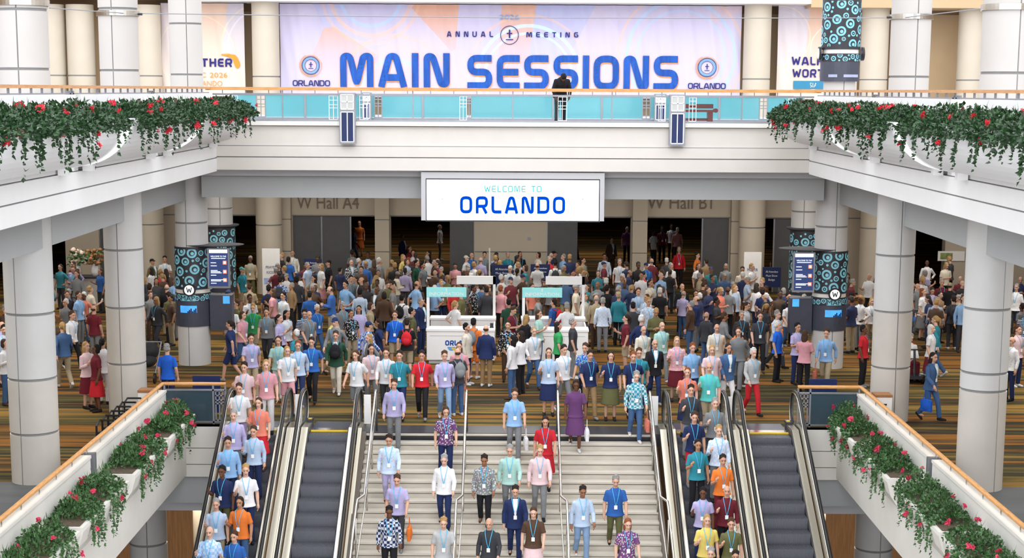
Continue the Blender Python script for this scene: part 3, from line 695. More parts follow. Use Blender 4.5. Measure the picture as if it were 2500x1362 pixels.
    me = bx(-.015, .015, -.03, .03, 0, .1).mesh('baluster', 'frame')
    for i in range(36):
        o = bpy.data.objects.new('baluster', me); COL.objects.link(o); o.parent = t; o.location = (0, 22 + i * .67 - 32, .025)
    for i, (y0, y1) in enumerate(((38.9, 45.9), (31.5, 38.05), (20.0, 30.75))):
        pos = ('farthest', 'middle', 'nearest')[i]
        t = thing('bowl_planter', 'white half-barrel planter on the %s balcony edge, %s of three' % (side, pos), 'planter', (s * 8.0, (y0 + y1) / 2, 6.58))
        out = []; inn = []
        for k in range(13):
            a = pi / 2 * k / 12; out.append((8.51 - 1.12 * sin(a), 6.70 + .92 * (1 - cos(a)))); inn.append((8.51 - 1.02 * sin(a), 6.82 + .80 * (1 - cos(a))))
        pr = [(s * a, b) for a, b in out + inn[::-1]]
        m = MB(); m.prism(pr if s < 0 else pr[::-1], 'y', y0, y1); m.build('bowl', 'bowl', t, smooth=False)
        ends = [(s * a, b) for a, b in [(8.52, 6.69)] + [(a + .0, b - .01) for a, b in out] + [(8.0, 7.60), (8.52, 7.45)]]
        for ye in (y0 - .05, y1):
            m = MB(); m.prism(ends if s < 0 else ends[::-1], 'y', ye, ye + .05); m.build('end_cap', 'white', t)
        for yb in (y0 + .5, y1 - .5):
            m = MB(); m.box(*X(8.3, 8.5), yb - .09, yb + .09, 6.58, 6.73); m.build('bracket', 'white', t)
        x0, x1 = X(7.30, 8.42); m = MB(); m.box(*X(7.6, 8.51), y0 + .05, y1 - .05, 7.38, 7.42); m.build('soil_bed', 'soil', t)
        plant('trailing_shrub', 'dark green trailing shrub with red flowers in the %s balcony planter, %s of three' % (side, pos), x0, x1, y0 + .1, y1 - .05, 7.57, .37, .03, .66, 6200 if i < 2 else 9000, 34 if i < 2 else 48, 'leaf', .085, 18, FL_RED, 300 + i + (20 if s > 0 else 0), 'shrubs along the balcony edge', -s)
# ================================================================ BRIDGE RAILINGS
PX = lambda u, Y=YB - .1: on_y(u, 260, Y).x
t = thing('bridge_railing', 'oak topped glass railing along the front of the bridge', 'railing', (0, YB + .05, 7.29))
yr = YB + .05
bx(-8.78, 8.78, yr - .07, yr + .07, 8.16, 8.25).build('handrail', 'wood', t)
bx(-8.7, 8.7, yr - .03, yr + .03, 8.02, 8.07).build('top_bar', 'frame', t)
bx(-8.5, 8.5, yr - .03, yr + .03, 7.29, 7.34).build('bottom_bar', 'frame', t)
LAT = [(565, 578), (802, 823), (877, 897), (1122, 1139), (1363, 1384), (1609, 1626), (1684, 1701), (1927, 1944)]
def lattice(mb, x0, x1, z0, z1, y, w=.015):
    zc = z1 - (x1 - x0) * 1.05
    for xx in (x0, (x0 + x1) / 2, x1): mb.box(xx - w / 2, xx + w / 2, y - .02, y + .02, z0, z1)
    for zz in (z0 + w / 2, zc, zc - .09, (zc + z1) / 2, z1 - w / 2): mb.box(x0, x1, y - .022, y + .022, zz - w / 2, zz + w / 2)
for a, b in LAT:
    m = MB(); lattice(m, PX(a), PX(b), 7.34, 8.02, yr); m.build('lattice_post', 'whiteline', t)
for u in (688, 1007, 1252, 1495, 1813):
    m = MB(); x = PX(u); m.box(x - .018, x + .018, yr - .02, yr + .02, 7.34, 8.16); m.build('mullion', 'frame', t)
edges = [-8.48]
for a, b in LAT: edges += [PX(a) - .02, PX(b) + .02]
edges.append(8.48)
for i in range(0, len(edges) - 1, 2):
    if edges[i + 1] - edges[i] > .5: bx(edges[i], edges[i + 1], yr - .006, yr + .006, 7.36, 8.01).build('pane', 'glass_clear', t)
for i in range(26):
    x = -8.3 + i * .66; bx(x - .012, x + .012, yr - .015, yr + .015, 8.07, 8.16).build('baluster', 'frame', t)
YR2 = 54.0
t = thing('rear_railing', 'teal glazed railing along the far side of the bridge', 'railing', (0, YR2, 7.2))
bx(-9.3, 9.3, YR2 - .03, YR2 + .03, 8.0, 8.06).build('top_bar', 'frame', t); bx(-9.3, 9.3, YR2 - .03, YR2 + .03, 7.2, 7.27).build('bottom_bar', 'frame', t)
P2 = lambda u: on_y(u, 260, YR2).x
ex = [-9.3]
for a, b in ((628, 646), (744, 746), (916, 931), (1031, 1033), (1141, 1149), (1349, 1351), (1468, 1470), (1570, 1586), (1755, 1757), (1856, 1872), (1960, 1962)):
    x0, x1 = P2(a) - .02, P2(b) + .02
    m = MB()
    if b - a > 5: lattice(m, x0, x1, 7.27, 8.0, YR2, .03)
    else: m.box(x0, x1, YR2 - .025, YR2 + .025, 7.27, 8.0)
    m.build('post', 'frame', t); ex += [x0, x1]
ex.append(9.3)
for i in range(0, len(ex) - 1, 2): bx(ex[i], ex[i + 1], YR2 - .01, YR2 + .01, 7.28, 7.99).build('pane', 'glass_teal', t)
def banner_box(name, label, x0, x1, y, z0, z1, depth=.18):
    t = thing(name, label, 'panel', ((x0 + x1) / 2, y, z0)); zc = z0 + (z1 - z0) * .66
    bx(x0, x1, y, y + depth, z0, z1).build('case', 'frame', t)
    m = MB(); m.box(x0 + .05, x1 - .05, y - .012, y, z0 + .06, zc - .05); m.build('blue_field', 'navy', t)
    m = MB(); m.box(x0 + .05, x1 - .05, y - .012, y, zc + .03, z1 - .05); m.build('frosted_window', 'frost', t)
    m = MB(); w = .014; xm = (x0 + x1) / 2; zm = (zc + .03 + z1 - .05) / 2
    for a, b in ((z0 + .06, zc - .05), (zc + .03, z1 - .05)):
        for xx in (x0 + .05, xm, x1 - .05): m.box(xx - w, xx + w, y - .022, y - .012, a, b)
        for zz in (a, b): m.box(x0 + .05, x1 - .05, y - .022, y - .012, zz - w, zz + w)
    m.box(x0 + .05, x1 - .05, y - .022, y - .012, zm - w, zm + w); m.build('white_lines', 'whiteline', t)
banner_box('lantern_box', 'blue and frosted window panel on the bridge front, left of centre', -4.95, -4.49, YB - .19, 6.66, 8.10)
banner_box('lantern_box', 'blue and frosted window panel on the bridge front, right of centre', 4.45, 4.90, YB - .19, 6.66, 8.10)
banner_box('lantern_box', 'blue window panel standing behind the railing, left', P2(886), P2(909), YR2 - .4, 7.2, 8.1, .15)
banner_box('lantern_box', 'blue window panel standing behind the railing, right', P2(1595), P2(1624), YR2 - .4, 7.2, 8.1, .15)
t = thing('bench', 'dark red wooden bench on the bridge behind the right panel', 'bench', (5.9, 51, 7.2))
bx(5.0, 6.35, 50.9, 51.2, 7.55, 7.62).build('seat', 'redwood', t); bx(5.0, 6.3, 51.2, 51.26, 7.66, 7.80).build('backrest', 'redwood', t)
for x in (5.1, 6.1): bx(x, x + .16, 50.92, 51.2, 7.203, 7.55).build('leg', 'redwood', t)
bx(5.1, 6.2, 51.02, 51.08, 7.28, 7.36).build('stretcher', 'redwood', t)
m = MB(); m.tube([(6.35, 50.92, 7.6), (6.35, 51.2, 7.6)], .07, 12); m.build('arm_roll', 'redwood', t)
# ================================================================ BANNERS
def wave(x, z, ztop): return .05 * sin(x * 6.1 + .8 * sin(z * 1.1 + x)) * (.35 + .65 * max(0, (z - 8.0) / (ztop - 8.0))) + .02 * sin(x * 15 + z * 2.3)
def hang(name, label, x0, x1, z0, z1, y, mm):
    t = thing(name, label, 'banner', ((x0 + x1) / 2, y, z0))
    nx = int((x1 - x0) / .09) + 2; nz = 24
    vs = []
    for j in range(nz + 1):
        for i in range(nx + 1):
            x = x0 + (x1 - x0) * i / nx; z = z0 + (z1 - z0) * j / nz
            vs.append((x, y + wave(x, z, z1), z))
    fs = [(j * (nx + 1) + i, j * (nx + 1) + i + 1, (j + 1) * (nx + 1) + i + 1, (j + 1) * (nx + 1) + i) for j in range(nz) for i in range(nx)]
    m = MB(); m.add(vs, fs); m.build('cloth', mm, t, smooth=True)
    bx(x0 - .1, x1 + .1, y + .05, y + .1, z1, z1 + .05).build('hanging_bar', 'dark', t)
    return t, (lambda x, z: (x, y - .045 + wave(x, z, z1), z))
YN = 65.3
bz = lambda u, v: on_y(u, v, YN)
xa, za = bz(686, 214).x, 7.9; xb = bz(1806, 217).x; zt = bz(1245, 12).z
O3 = (.82, .52, .34); Bl = (.42, .60, .84); Cy = (.55, .78, .90)
rings_main = [(bz(905, -15).x, bz(905, -15).z, 1.25, .14, Bl, .6), (bz(905, -15).x, bz(905, -15).z, 1.62, .16, O3, .5), (bz(905, -15).x, bz(905, -15).z, 1.95, .12, O3, .4),
              (bz(965, 230).x, bz(965, 230).z, 1.35, .18, Bl, .45), (bz(965, 230).x, bz(965, 230).z, 1.85, .2, O3, .4), (bz(965, 230).x, bz(965, 230).z, 2.3, .16, O3, .4),
              (bz(1290, 190).x, bz(1290, 190).z, 2.05, .14, Cy, .7), (bz(1290, 190).x, bz(1290, 190).z, 1.75, .1, Cy, .6), (bz(1290, 190).x, bz(1290, 190).z, 2.45, .1, O3, .45),
              (bz(1662, 135).x, bz(1662, 135).z, 2.15, .13, Bl, .65), (bz(1662, 135).x, bz(1662, 135).z, 1.75, .1, Bl, .5), (bz(1662, 135).x, bz(1662, 135).z, 2.5, .1, O3, .5)]
tb, put = hang('hanging_banner', 'long peach and lavender banner reading main sessions on the gallery wall', xa, xb, za, zt, YN, banner_mat('banner_print_main', rings_main, za, zt, ((xa + xb) / 2, YN, za)))
m = MB(); a, b = bz(831, 212), bz(1098, 130)
hh = b.z - a.z
word(m, 'MAIN', a.x, a.z, hh, put, t=.2, gap=.16, width=b.x - a.x); m.build('lettering', 'blueink', tb); m = MB()
c, d = bz(1141, 212), bz(1657, 132)
word(m, 'SESSIONS', c.x, a.z - .06, hh, put, t=.2, gap=.14, width=d.x - c.x); m.build('lettering', 'blueink', tb)
m = MB(); pe = lambda x, z: (x, put(x, z)[1] + .02, z)
word(m, 'MAIN', a.x + .02, a.z - .05, hh, pe, t=.2, gap=.16, width=b.x - a.x); m.build('letter_shadow', 'orangeink', tb); m = MB(); word(m, 'SESSIONS', c.x + .02, a.z - .11, hh, pe, t=.2, gap=.14, width=d.x - c.x); m.build('letter_shadow', 'orangeink', tb)
def span(mb, txt, u0, u1, v0, v1, mi=0, gap=.14, t=.2, put=put, BZ=bz):
    p, q = BZ(u0, v1), BZ(u1, v0); word(mb, txt, p.x, p.z, q.z - p.z, put, t=t, gap=gap, m=mi, width=q.x - p.x)
for tx, u0, u1, v0, v1, gp, th in (('ANNUAL', 1091, 1204, 77, 90, .75, .2), ('MEETING', 1285, 1412, 79, 91, .75, .2), ('ORLANDO', 715, 806, 196, 210, .06, .17), ('ORLANDO', 1679, 1772, 203, 217, .06, .17)):
    m = MB(); span(m, tx, u0, u1, v0, v1, gap=gp, t=th); m.build('lettering', 'navyink', tb)
p, q = bz(1219, 48), bz(1268, 36); m = MB(); type_text('2026', q.z - p.z, lambda a, b: put(p.x + a, p.z + b), m, width=q.x - p.x); m.build('lettering', 'skyink', tb)
def emblem(u, v, r, full, name='emblem'):
    c = bz(u, v); m = MB()
    ring(m, c.x, c.z, r * .93, r, put, 0); k = r
    rect(m, c.x - .03 * k / .38, c.x + .03 * k / .38, c.z - .3 * k, c.z + .58 * k, put, 0); rect(m, c.x - .3 * k, c.x + .3 * k, c.z + .12 * k, c.z + .24 * k, put, 0); rect(m, c.x - .4 * k, c.x + .4 * k, c.z - .52 * k, c.z - .42 * k, put, 0)
    if full:
        ring(m, c.x, c.z, r * 1.12, r * 1.32, put, 1); ring(m, c.x, c.z, r * 1.4, r * 1.5, put, 0); ring(m, c.x, c.z, r * 1.58, r * 1.7, put, 2, a0=.3, a1=5.2); ring(m, c.x, c.z, r * 1.8, r * 1.88, put, 2, a0=2, a1=6.6)
    m.build(name, ['navyink', 'skyink', 'orangeink'], tb)
emblem(1244, 86, .37, False); emblem(759, 160, .24, True); emblem(1726, 165, .25, True)
# left banner
x0, x1 = bz(394, 100).x, bz(597, 100).x; zt2 = bz(500, 8).z
t2, put2 = hang('hanging_banner', 'pale left banner with dark lettering and orange state outline', x0, x1, 7.9, zt2, YN, banner_mat('banner_print_left', [(bz(640, 110).x, bz(640, 110).z, 1.35, .06, (.75, .7, .85), .6), (bz(640, 110).x, bz(640, 110).z, 1.6, .06, (.8, .7, .5), .5), (bz(480, 130).x, bz(480, 130).z, 1.5, .05, (.8, .72, .5), .4)], 7.9, zt2, ((x0 + x1) / 2, YN, 7.9), .12, (.72, .63, .55)))
def tt(txt, u0, u1, v0, v1, mm, parent, put, name='lettering'):
    p, q = bz(u0, v1), bz(u1, v0); m = MB(); type_text(txt, q.z - p.z, lambda a, b: put(p.x + a, p.z + b), m, width=q.x - p.x); m.build(name, mm, parent)
m = MB(); span(m, 'THER', 493, 567, 143, 163, put=put2, gap=.18, t=.22); m.build('lettering', 'navyink', t2); tt('C 2026', 490, 556, 177, 189, 'goldink', t2, put2); tt('ANDO', 494, 543, 197, 210, 'orangeink', t2, put2)
fl = [(541, 132), (560, 131), (565, 133), (574, 134), (579, 140), (584, 150), (586, 160), (582, 167), (577, 166), (572, 156), (570, 148), (563, 141), (556, 138), (548, 136), (541, 135)]
m = MB(); m.add([put2(bz(u, v).x, bz(u, v).z) for u, v in fl], [tuple(range(len(fl)))]); m.build('state_outline', 'goldink', t2)
# right banner
x0, x1 = bz(1899, 100).x, bz(2096, 100).x; zt3 = bz(1950, 14).z
t3, put3 = hang('hanging_banner', 'pale right banner partly hidden by the wrapped column', x0, x1, 7.9, zt3, YN, banner_mat('banner_print_right', [(bz(1905, 90).x, bz(1905, 90).z, 1.0, .05, (.62, .6, .66), .6), (bz(1905, 90).x, bz(1905, 90).z, 1.2, .05, (.8, .68, .5), .6), (bz(2040, 120).x, bz(2040, 120).z, 1.0, .05, (.85, .78, .6), .6)], 7.9, zt3, ((x0 + x1) / 2, YN, 7.9), .3, (.72, .63, .55)))
m = MB(); span(m, 'WALK', 1932, 2010, 139, 159, put=put3, gap=.16); m.build('lettering', 'navyink', t3); m = MB(); span(m, 'WORT', 1934, 2010, 169, 189, put=put3, gap=.16); m.build('lettering', 'navyink', t3)
m = MB(); p, q = bz(1936, 217), bz(2060, 198); rect(m, p.x, q.x, p.z, q.z, lambda x, z: (x, put3(x, z)[1] + .012, z)); m.build('blue_tab', mat('teal_blue_ink', (.03, .22, .38), .6), t3)
tt('EPHESIANS', 1942, 2014, 202, 213, mat('pale_ink', (.85, .78, .6), .6), t3, put3)
# steel cables with collars between the upper columns
t = thing('steel_cable', 'thin steel cable strung across the gallery in front of the banner', 'cable', (0, 40.4, 10.1))
m = MB(); m.tube([(-9.4, 40.4, 10.02), (-4, 40.4, 9.98), (0, 40.4, 9.965), (4, 40.4, 9.97), (9.35, 40.0, 9.99)], .011, 6); m.build('wire', 'frame', t)
for x, y, sg in ((-9.15, 40.4, -1), (9.1, 40.0, 1)):
    m = MB(); m.tube([(x, y, 10.0), (x + sg * .25, y, 10.01)], .03, 8); m.build('turnbuckle', 'dark', t)
t = thing('steel_cable', 'short steel cable between the two leftmost white columns', 'cable', (-9.9, 36.5, 9.8))
m = MB(); m.tube([(-9.55, 33.75, 9.82), (-9.5, 39.9, 10.0)], .011, 6); m.build('wire', 'frame', t)
t = thing('steel_cable', 'short steel cable between the two rightmost white columns', 'cable', (9.8, 36.5, 9.9))
m = MB(); m.tube([(9.6, 33.5, 9.9), (9.45, 39.6, 9.98)], .011, 6); m.build('wire', 'frame', t)
for x, y, ds in ((-9.75, 40.4, 'steel collar clamped round the left cabled column'), (9.7, 40.0, 'steel collar clamped round the right cabled column'), (-9.95, 33.2, 'steel collar round the leftmost white column'), (9.95, 33.0, 'steel collar round the rightmost white column')):
    m = MB(); r = .505 if abs(x) < 9.9 else .525; z = 9.95 if abs(x) < 9.9 else 9.83
    m.lathe([(r, z), (r + .02, z), (r + .02, z + .12), (r, z + .12), (r, z)], x, y, 40, cap=False); m.build('cable_collar', 'steel', smooth=False, label=ds, cat='collar')
# ================================================================ LIT SIGN UNDER THE BRIDGE
t = thing('welcome_sign', 'wide lit white screen reading welcome to Orlando under the bridge', 'sign', (0, YB + .1, 4.47))
m = MB(); y0, y1 = YB + .06, YB + .28
m.box(-2.64, 2.64, y0, y1, 5.68, 5.86); m.box(-2.64, -2.51, y0, y1, 4.47, 5.68); m.box(2.51, 2.64, y0, y1, 4.47, 5.68); m.build('surround', 'soffit', t)
bx(-2.52, 2.52, y0 + .02, y1, 4.44, 5.68).build('bezel', 'dark', t)
bx(-2.48, 2.48, y0 + .01, y0 + .03, 4.48, 5.645).build('screen', 'led', t)
lp = lambda x, z: (x, y0 + .002, z)
LZ = lambda u, v: on_y(u, v, y0)
m = MB(); p, q = LZ(1123, 521), LZ(1380, 480); word(m, 'ORLANDO', p.x, p.z, q.z - p.z, lp, t=.19, gap=.22, width=q.x - p.x); m.build('lettering', 'ledblue', t)
m = MB(); p, q = LZ(1182, 469), LZ(1322, 454); word(m, 'WELCOME TO', p.x, p.z, q.z - p.z, lp, t=.15, gap=.22, width=q.x - p.x); m.build('lettering', 'ledteal', t)
for u, v in ((1080, 487), (1423, 488)):
    c = LZ(u, v); m = MB()
    for r, a0, a1 in ((.19, 0, 6.28), (.155, .5, 5.5), (.12, 2, 6), (.08, 0, 3)): ring(m, c.x, c.z, r, r + .012, lp, 0, 32, a0, a1)
    ring(m, c.x, c.z + .02, 0, .014, lp, 1, 10); m.build('emblem', ['ledfaint', 'dark'], t)
# hall names on the wall
for txt, u0, u1, v in (('W Hall A4', 725, 876, 509), ('W Hall B1', 1581, 1738, 509)):
    p, q = on_y(u0, v, YW - .04), on_y(u1, v, YW - .04); m = MB(); type_text(txt, .55, lambda a, b: (p.x + a, YW - .045, p.z + b), m, width=q.x - p.x)
    m.build('hall_lettering', 'browntext', label='bronze lettering %s on the beige wall over the doors' % txt, cat='sign')
m = MB(); p = on_y(1292, 583, YW - .02); m.box(p.x - .06, p.x + .06, YW - .02, YW, p.z - .05, p.z + .06); m.build('wall_plate', 'frame', label='small plate on the beige panel behind the welcome sign', cat='plate')
# ================================================================ MAP WRAPS ON COLUMNS
def circle_band(mb, cx, cy, r, z0, z1, rng, sizes, mi_bg=1, a0=0, a1=2 * pi):
    # packed discs and rings laid on the cylinder
    done = []
    def put_(s, z, e=.006): a = a0 + s / r; return (cx + (r + e) * cos(a), cy + (r + e) * sin(a), z)
    Ltot = (a1 - a0) * r
    for R in sizes:
        for _ in range(220):
            s = rng.uniform(R * .6, Ltot - R * .6); z = rng.uniform(z0 + R * .3, z1 - R * .3)
            if all((s - q[0]) ** 2 + (z - q[1]) ** 2 > (R * .96 + q[2] * .96) ** 2 for q in done): done.append((s, z, R))
    def clipring(s, z, ra, rb, e):
        n = 28; vs = []
        for i in range(n + 1):
            t = 2 * pi * i / n
            for q in (ra, rb): vs.append(put_(min(max(s + q * cos(t), 0), Ltot), min(max(z + q * sin(t), z0), z1), e))
        mb.add(vs, [(2 * i, 2 * i + 1, 2 * i + 3, 2 * i + 2) for i in range(n)], mi_bg)
    for s, z, R in done:
        if R > .1:
            clipring(s, z, R * .52, R * .86, .006); clipring(s + R * .08, z - R * .08, 0, R * .30, .006)
        elif R > .06: clipring(s, z, R * .5, R * .85, .006); clipring(s, z, 0, R * .2, .006)
        else: clipring(s, z, 0, R * .72, .006)
def map_wrap(cx, cy, r, ztop, label, screen_side, seed, full=True):
    t = thing('map_kiosk', label, 'information kiosk', (cx, cy, 0)); rng = random.Random(seed); sd = screen_side
    zb = [ztop, ztop - 1.26, ztop - 1.38, ztop - 1.62, ztop - 2.37]
    m = MB(); m.lathe([(r, zb[1]), (r, zb[0])], cx, cy, 48); circle_band(m, cx, cy, r, zb[1] + .05, zb[0] - .06, rng, (.17, .14, .10, .075, .05, .04)); m.build('pattern_band', ['dark', 'tealglow'], t)
    m = MB(); m.lathe([(r - .03, zb[2]), (r - .03, zb[1])], cx, cy, 40); m.build('pale_band', 'parapet', t)
    m = MB(); m.lathe([(r, zb[3]), (r, zb[2])], cx, cy, 48); circle_band(m, cx, cy, r, zb[3] + .02, zb[2] - .03, rng, (.09, .06, .045, .03)); m.build('map_band', ['dark', 'tealglow'], t)
    m = MB(); m.lathe([(r, zb[4]), (r, zb[3])], cx, cy, 48)
    def cy_put(s, z, e=.008): a = -pi / 2 + s / r; return (cx + (r + e) * cos(a), cy + (r + e) * sin(a), z)
    m.build('map_panel', 'charcoal', t)
    o = (-.06 if sd > 0 else .06)
    m = MB()
    for i in range(10): rect(m, o - .26 + i * .052, o - .208 + i * .052, zb[3] - .33, zb[3] - .12, cy_put, 0)
    for i in range(6):
        h = .05 + .04 * ((i * 7) % 3); rect(m, o - .02 + i * .045, o + .02 + i * .045, zb[3] - .33, zb[3] - .33 + h, lambda s, z: cy_put(s, z, .011), 1)
    for s0 in (-.28, .02, .2): rect(m, o + s0, o + s0 + .12, zb[3] - .58, zb[3] - .5, cy_put, 2)
    m.build('map_picture', ['scr_blue', 'navy', 'charcoal'], t)
    m = MB(); rx = cx + (.06 if sd < 0 else .0); zc = zb[1] + .0; y = cy - r - .07
    ringp = lambda x, z: (x, y, z)
    m.tube([(rx, y, zc), (rx, y + .06, zc)], .19, 36); q = m.build('roundel', 'rubber', t)
    m = MB(); ring(m, rx, zc, 0, .145, lambda x, z: (x, y - .006, z), 0, 40)
    word(m, 'W', rx - .085, zc - .08, .16, lambda x, z: (x, y - .012, z), t=.16, m=1, width=.17); m.build('roundel_face', ['disc_white', 'rubber'], q)
    m = MB(); [rect(m, o - .22 + i * .03, o - .19 + i * .03, zb[3] + .02, zb[3] + .20, lambda s, z: cy_put(s, z, .012), 0) for i in range(15)]; m.build('map_plate', 'tealglow', t)
    m = MB(); type_text('MAP', .16, lambda a, b: cy_put(a - .21 + o, zb[3] + .035 + b, .024), m, width=.42)
    m.build('lettering', 'dark', t)
    # flag mounted screen and canopy disc
    sx0 = cx + sd * (r + .0); sx1 = cx + sd * (r + .66); x0, x1 = sorted((sx0, sx1)); ys = cy - .42
    d = bx(x0, x1, ys, ys + .12, ztop - 1.22, ztop - .03).build('screen_case', 'frame', t)
    bx(x0 + .05, x1 - .05, ys - .006, ys, ztop - 1.16, ztop - .06).build('display', 'scr_navy', d)
    m = MB(); rect(m, x0 + .06, x1 - .06, ztop - .17, ztop - .07, lambda x, z: (x, ys - .01, z), 0)
    type_text('WELCOME TO THE', .042, lambda a, b: ((x0 + x1) / 2 + a, ys - .01, ztop - .29 + b), m, 0, width=.46, align='CENTER')
    for k, zz in enumerate((-.34,)): rect(m, x0 + .12, x1 - .12, ztop + zz, ztop + zz + .02, lambda x, z: (x, ys - .01, z), 0)
    for zz, L in ((-.47, .16), (-.56, .18), (-.70, .2), (-.735, .28), (-.77, .32), (-.84, .16), (-.975, .4), (-1.01, .3), (-1.08, .16)): rect(m, x0 + .1, x0 + .1 + L, ztop + zz, ztop + zz + .018, lambda x, z: (x, ys - .01, z), 0)
    for zz in (-.51, -.78, -1.03): rect(m, x1 - .2, x1 - .09, ztop + zz, ztop + zz + .11, lambda x, z: (x, ys - .01, z), 1); ring(m, x1 - .145, ztop + zz + .055, 0, .032, lambda x, z: (x, ys - .013, z), 0, 12)
    m.build('display_text', ['scr_white', 'scr_red'], d)
    m = MB(); ccx = cx + sd * .55
    m.lathe([(.0, ztop - .0), (.9, ztop + .015), (1.0, ztop + .04), (1.0, ztop + .055), (.0, ztop + .07)], ccx, cy, 48, cap=False); 
    for i, v in enumerate(m.v): m.v[i] = (v[0], cy + (v[1] - cy) * .6, v[2])
    m.build('canopy', 'canopy', t, smooth=False)
    bx(*sorted((cx + sd * (r + .0), cx + sd * (r + .66))), cy - .2, cy + .2, 1.05, 2.1).build('side_panel', 'charcoal', t)
    m = MB(); m.box(*sorted((cx + sd * (r + .4), cx + sd * (r + .6))), cy - .206, cy - .2, 1.85, 2.08); m.build('side_picture', 'scr_blue', t)
    return t
map_wrap(-9.57, 47.9, .525, 3.56, 'dark map wrap with teal circles and W sign on the left column', 1, 5)
map_wrap(9.50, 47.9, .525, 3.53, 'dark map wrap with teal circles and W sign on the right column', -1, 9)
for s, ds in ((-1, 'half hidden dark wrap with teal circles on the column behind the left map wrap'), (1, 'half hidden dark wrap with teal circles on the column behind the right map wrap')):
    cx = s * 10.22
    t = thing('map_kiosk', ds, 'information kiosk', (cx, 56, 0)); m = MB(); m.lathe([(.54, 1.2), (.54, 3.45)], cx, 56, 40); circle_band(m, cx, 56, .54, 1.3, 3.4, random.Random(4), (.17, .12, .08, .05)); m.build('pattern_band', ['dark', 'tealglow'], t)
    m = MB(); m.lathe([(0, 3.46), (.62, 3.46), (.68, 3.5), (.68, 3.53), (0, 3.56)], cx, 56, 40, cap=False); m.build('canopy', 'canopy', t)
# upper wrapped column panels
cx, cy = 9.58, 47.9
t = thing('map_wrap', 'octagonal dark map wrap with teal circles high on the right gallery column', 'sign', (cx, cy, 8.5))
m = MB(); m.lathe([(.56, 9.42), (.56, 10.85)], cx, cy, 40); circle_band(m, cx, cy, .56, 9.5, 10.8, random.Random(12), (.16, .13, .1, .07, .05)); m.build('pattern_band', ['dark', 'tealglow'], t)
m = MB(); m.lathe([(.53, 9.3), (.53, 9.42)], cx, cy, 40); m.build('pale_band', 'parapet', t)
m = MB(); m.lathe([(.57, 9.06), (.57, 9.3)], cx, cy, 40); circle_band(m, cx, cy, .57, 9.08, 9.28, random.Random(2), (.09, .06, .04)); m.build('map_band', ['dark', 'tealglow'], t)
m = MB(); m.lathe([(.57, 8.5), (.57, 9.06)], cx, cy, 40); m.build('map_panel', 'charcoal', t)
for a in (-2.2, -1.4, -.9):
    m = MB(); m.lathe([(.578, 8.62), (.578, 8.70)], cx, cy, 40, cap=False); keep = [f for f in m.f if a - .22 < math.atan2(m.v[f[0]][1] - cy, m.v[f[0]][0] - cx) < a + .22]; m.f = keep; m.m = [0] * len(keep); m.build('map_picture', mat('pale_map', (.35, .38, .55), .5), t)
for sx_ in (-1, 1):
    m = MB(); m.tube([(cx + sx_ * .60, cy - .1, 9.3), (cx + sx_ * .66, cy - .1, 9.3)], .2, 28); m.build('roundel', 'rubber', t)
    m = MB(); m.tube([(cx + sx_ * .665, cy - .1, 9.3), (cx + sx_ * .67, cy - .1, 9.3)], .15, 28); m.build('roundel_face', 'disc_white', t)
# ================================================================ INFORMATION BOOTHS
def booth(xa, xb, label, logo):
    yf, yb = 48.05, 50.9
    t = thing('information_booth', label, 'booth', ((xa + xb) / 2, yf, 0)); w = .085
    bx(xa, xb, yf, yf + .62, .12, 1.0).build('front_desk', 'booth', t)
    bx(xa - .02, xb + .02, yf - .03, yf + .66, 1.0, 1.06).build('worktop', 'booth', t)
    bx(xa + .06, xb - .06, yf + .05, yf + .6, .0, .12).build('plinth', 'frost', t)
    bx(xa + .1, xb - .1, yf - .008, yf, .855, .868).build('shadow_line', 'frost', t)
    bx(xa, xb, yb - .55, yb, .0, 1.02).build('rear_desk', 'booth', t); bx(xa - .02, xb + .02, yb - .6, yb + .02, 1.02, 1.08).build('rear_worktop', 'booth', t)
    for x, y, z, n in ((xa, yf + .02, 2.32, 'front_post'), (xb - w, yb - .1, 2.36, 'rear_post')): bx(x, x + w, y, y + w, 1.06, z).build(n, 'booth', t)
    bx(xb - .04, xb + .0, yf + .66, yb - .6, .0, .98).build('side_panel', 'booth', t)
    h = bx(xa, xa + 1.2, yf + .0, yf + .06, 2.04, 2.33).build('header', 'teal', t)
    m = MB(); word_p = lambda x, z: (x, yf - .004, z)
    type_text('INFORMATION', .105, lambda a, b: (xa + .6 + a, yf - .006, 2.085 + b), m, width=1.02, align='CENTER'); ring(m, xa + .6, 2.28, 0, .02, word_p, 0, 12); rect(m, xa + .585, xa + .615, 2.215, 2.25, word_p); m.build('header_lettering', 'booth', h)
    bx(xb - 1.24, xb, yb - .1, yb - .04, 2.1, 2.36).build('rear_header', 'booth', t)
    if logo:
        m = MB(); lp_ = lambda x, z: (x, yf - .006, z)
        word(m, 'ORLANDO', xa + .56, .56, .16, lp_, t=.24, gap=.1, m=0, width=.95)
        ring(m, xa + .75, .52, 0, .12, lambda x, z: (x, yf - .004, z), 1, 20, pi, 2 * pi); ring(m, xa + .84, .5, .02, .09, lambda x, z: (x, yf - .005, z), 2, 20, pi, 2 * pi)
        m.build('logo', ['blueink', 'skyink', mat('yellow_ink', (.8, .58, .06), .6)], t)
    return t
booth(-2.58, -.53, 'white information booth with teal header, left of the two', True)
booth(.30, 2.30, 'white information booth with teal header, right of the two', False)
t = thing('card_reader', 'small black terminal on the right end of the left booth worktop', 'terminal', (-.62, 48.4, 1.06)); bx(-.68, -.56, 48.35, 48.45, 1.06, 1.09).build('base', 'dark', t); bx(-.67, -.57, 48.38, 48.42, 1.09, 1.2).build('screen', 'dark', t)
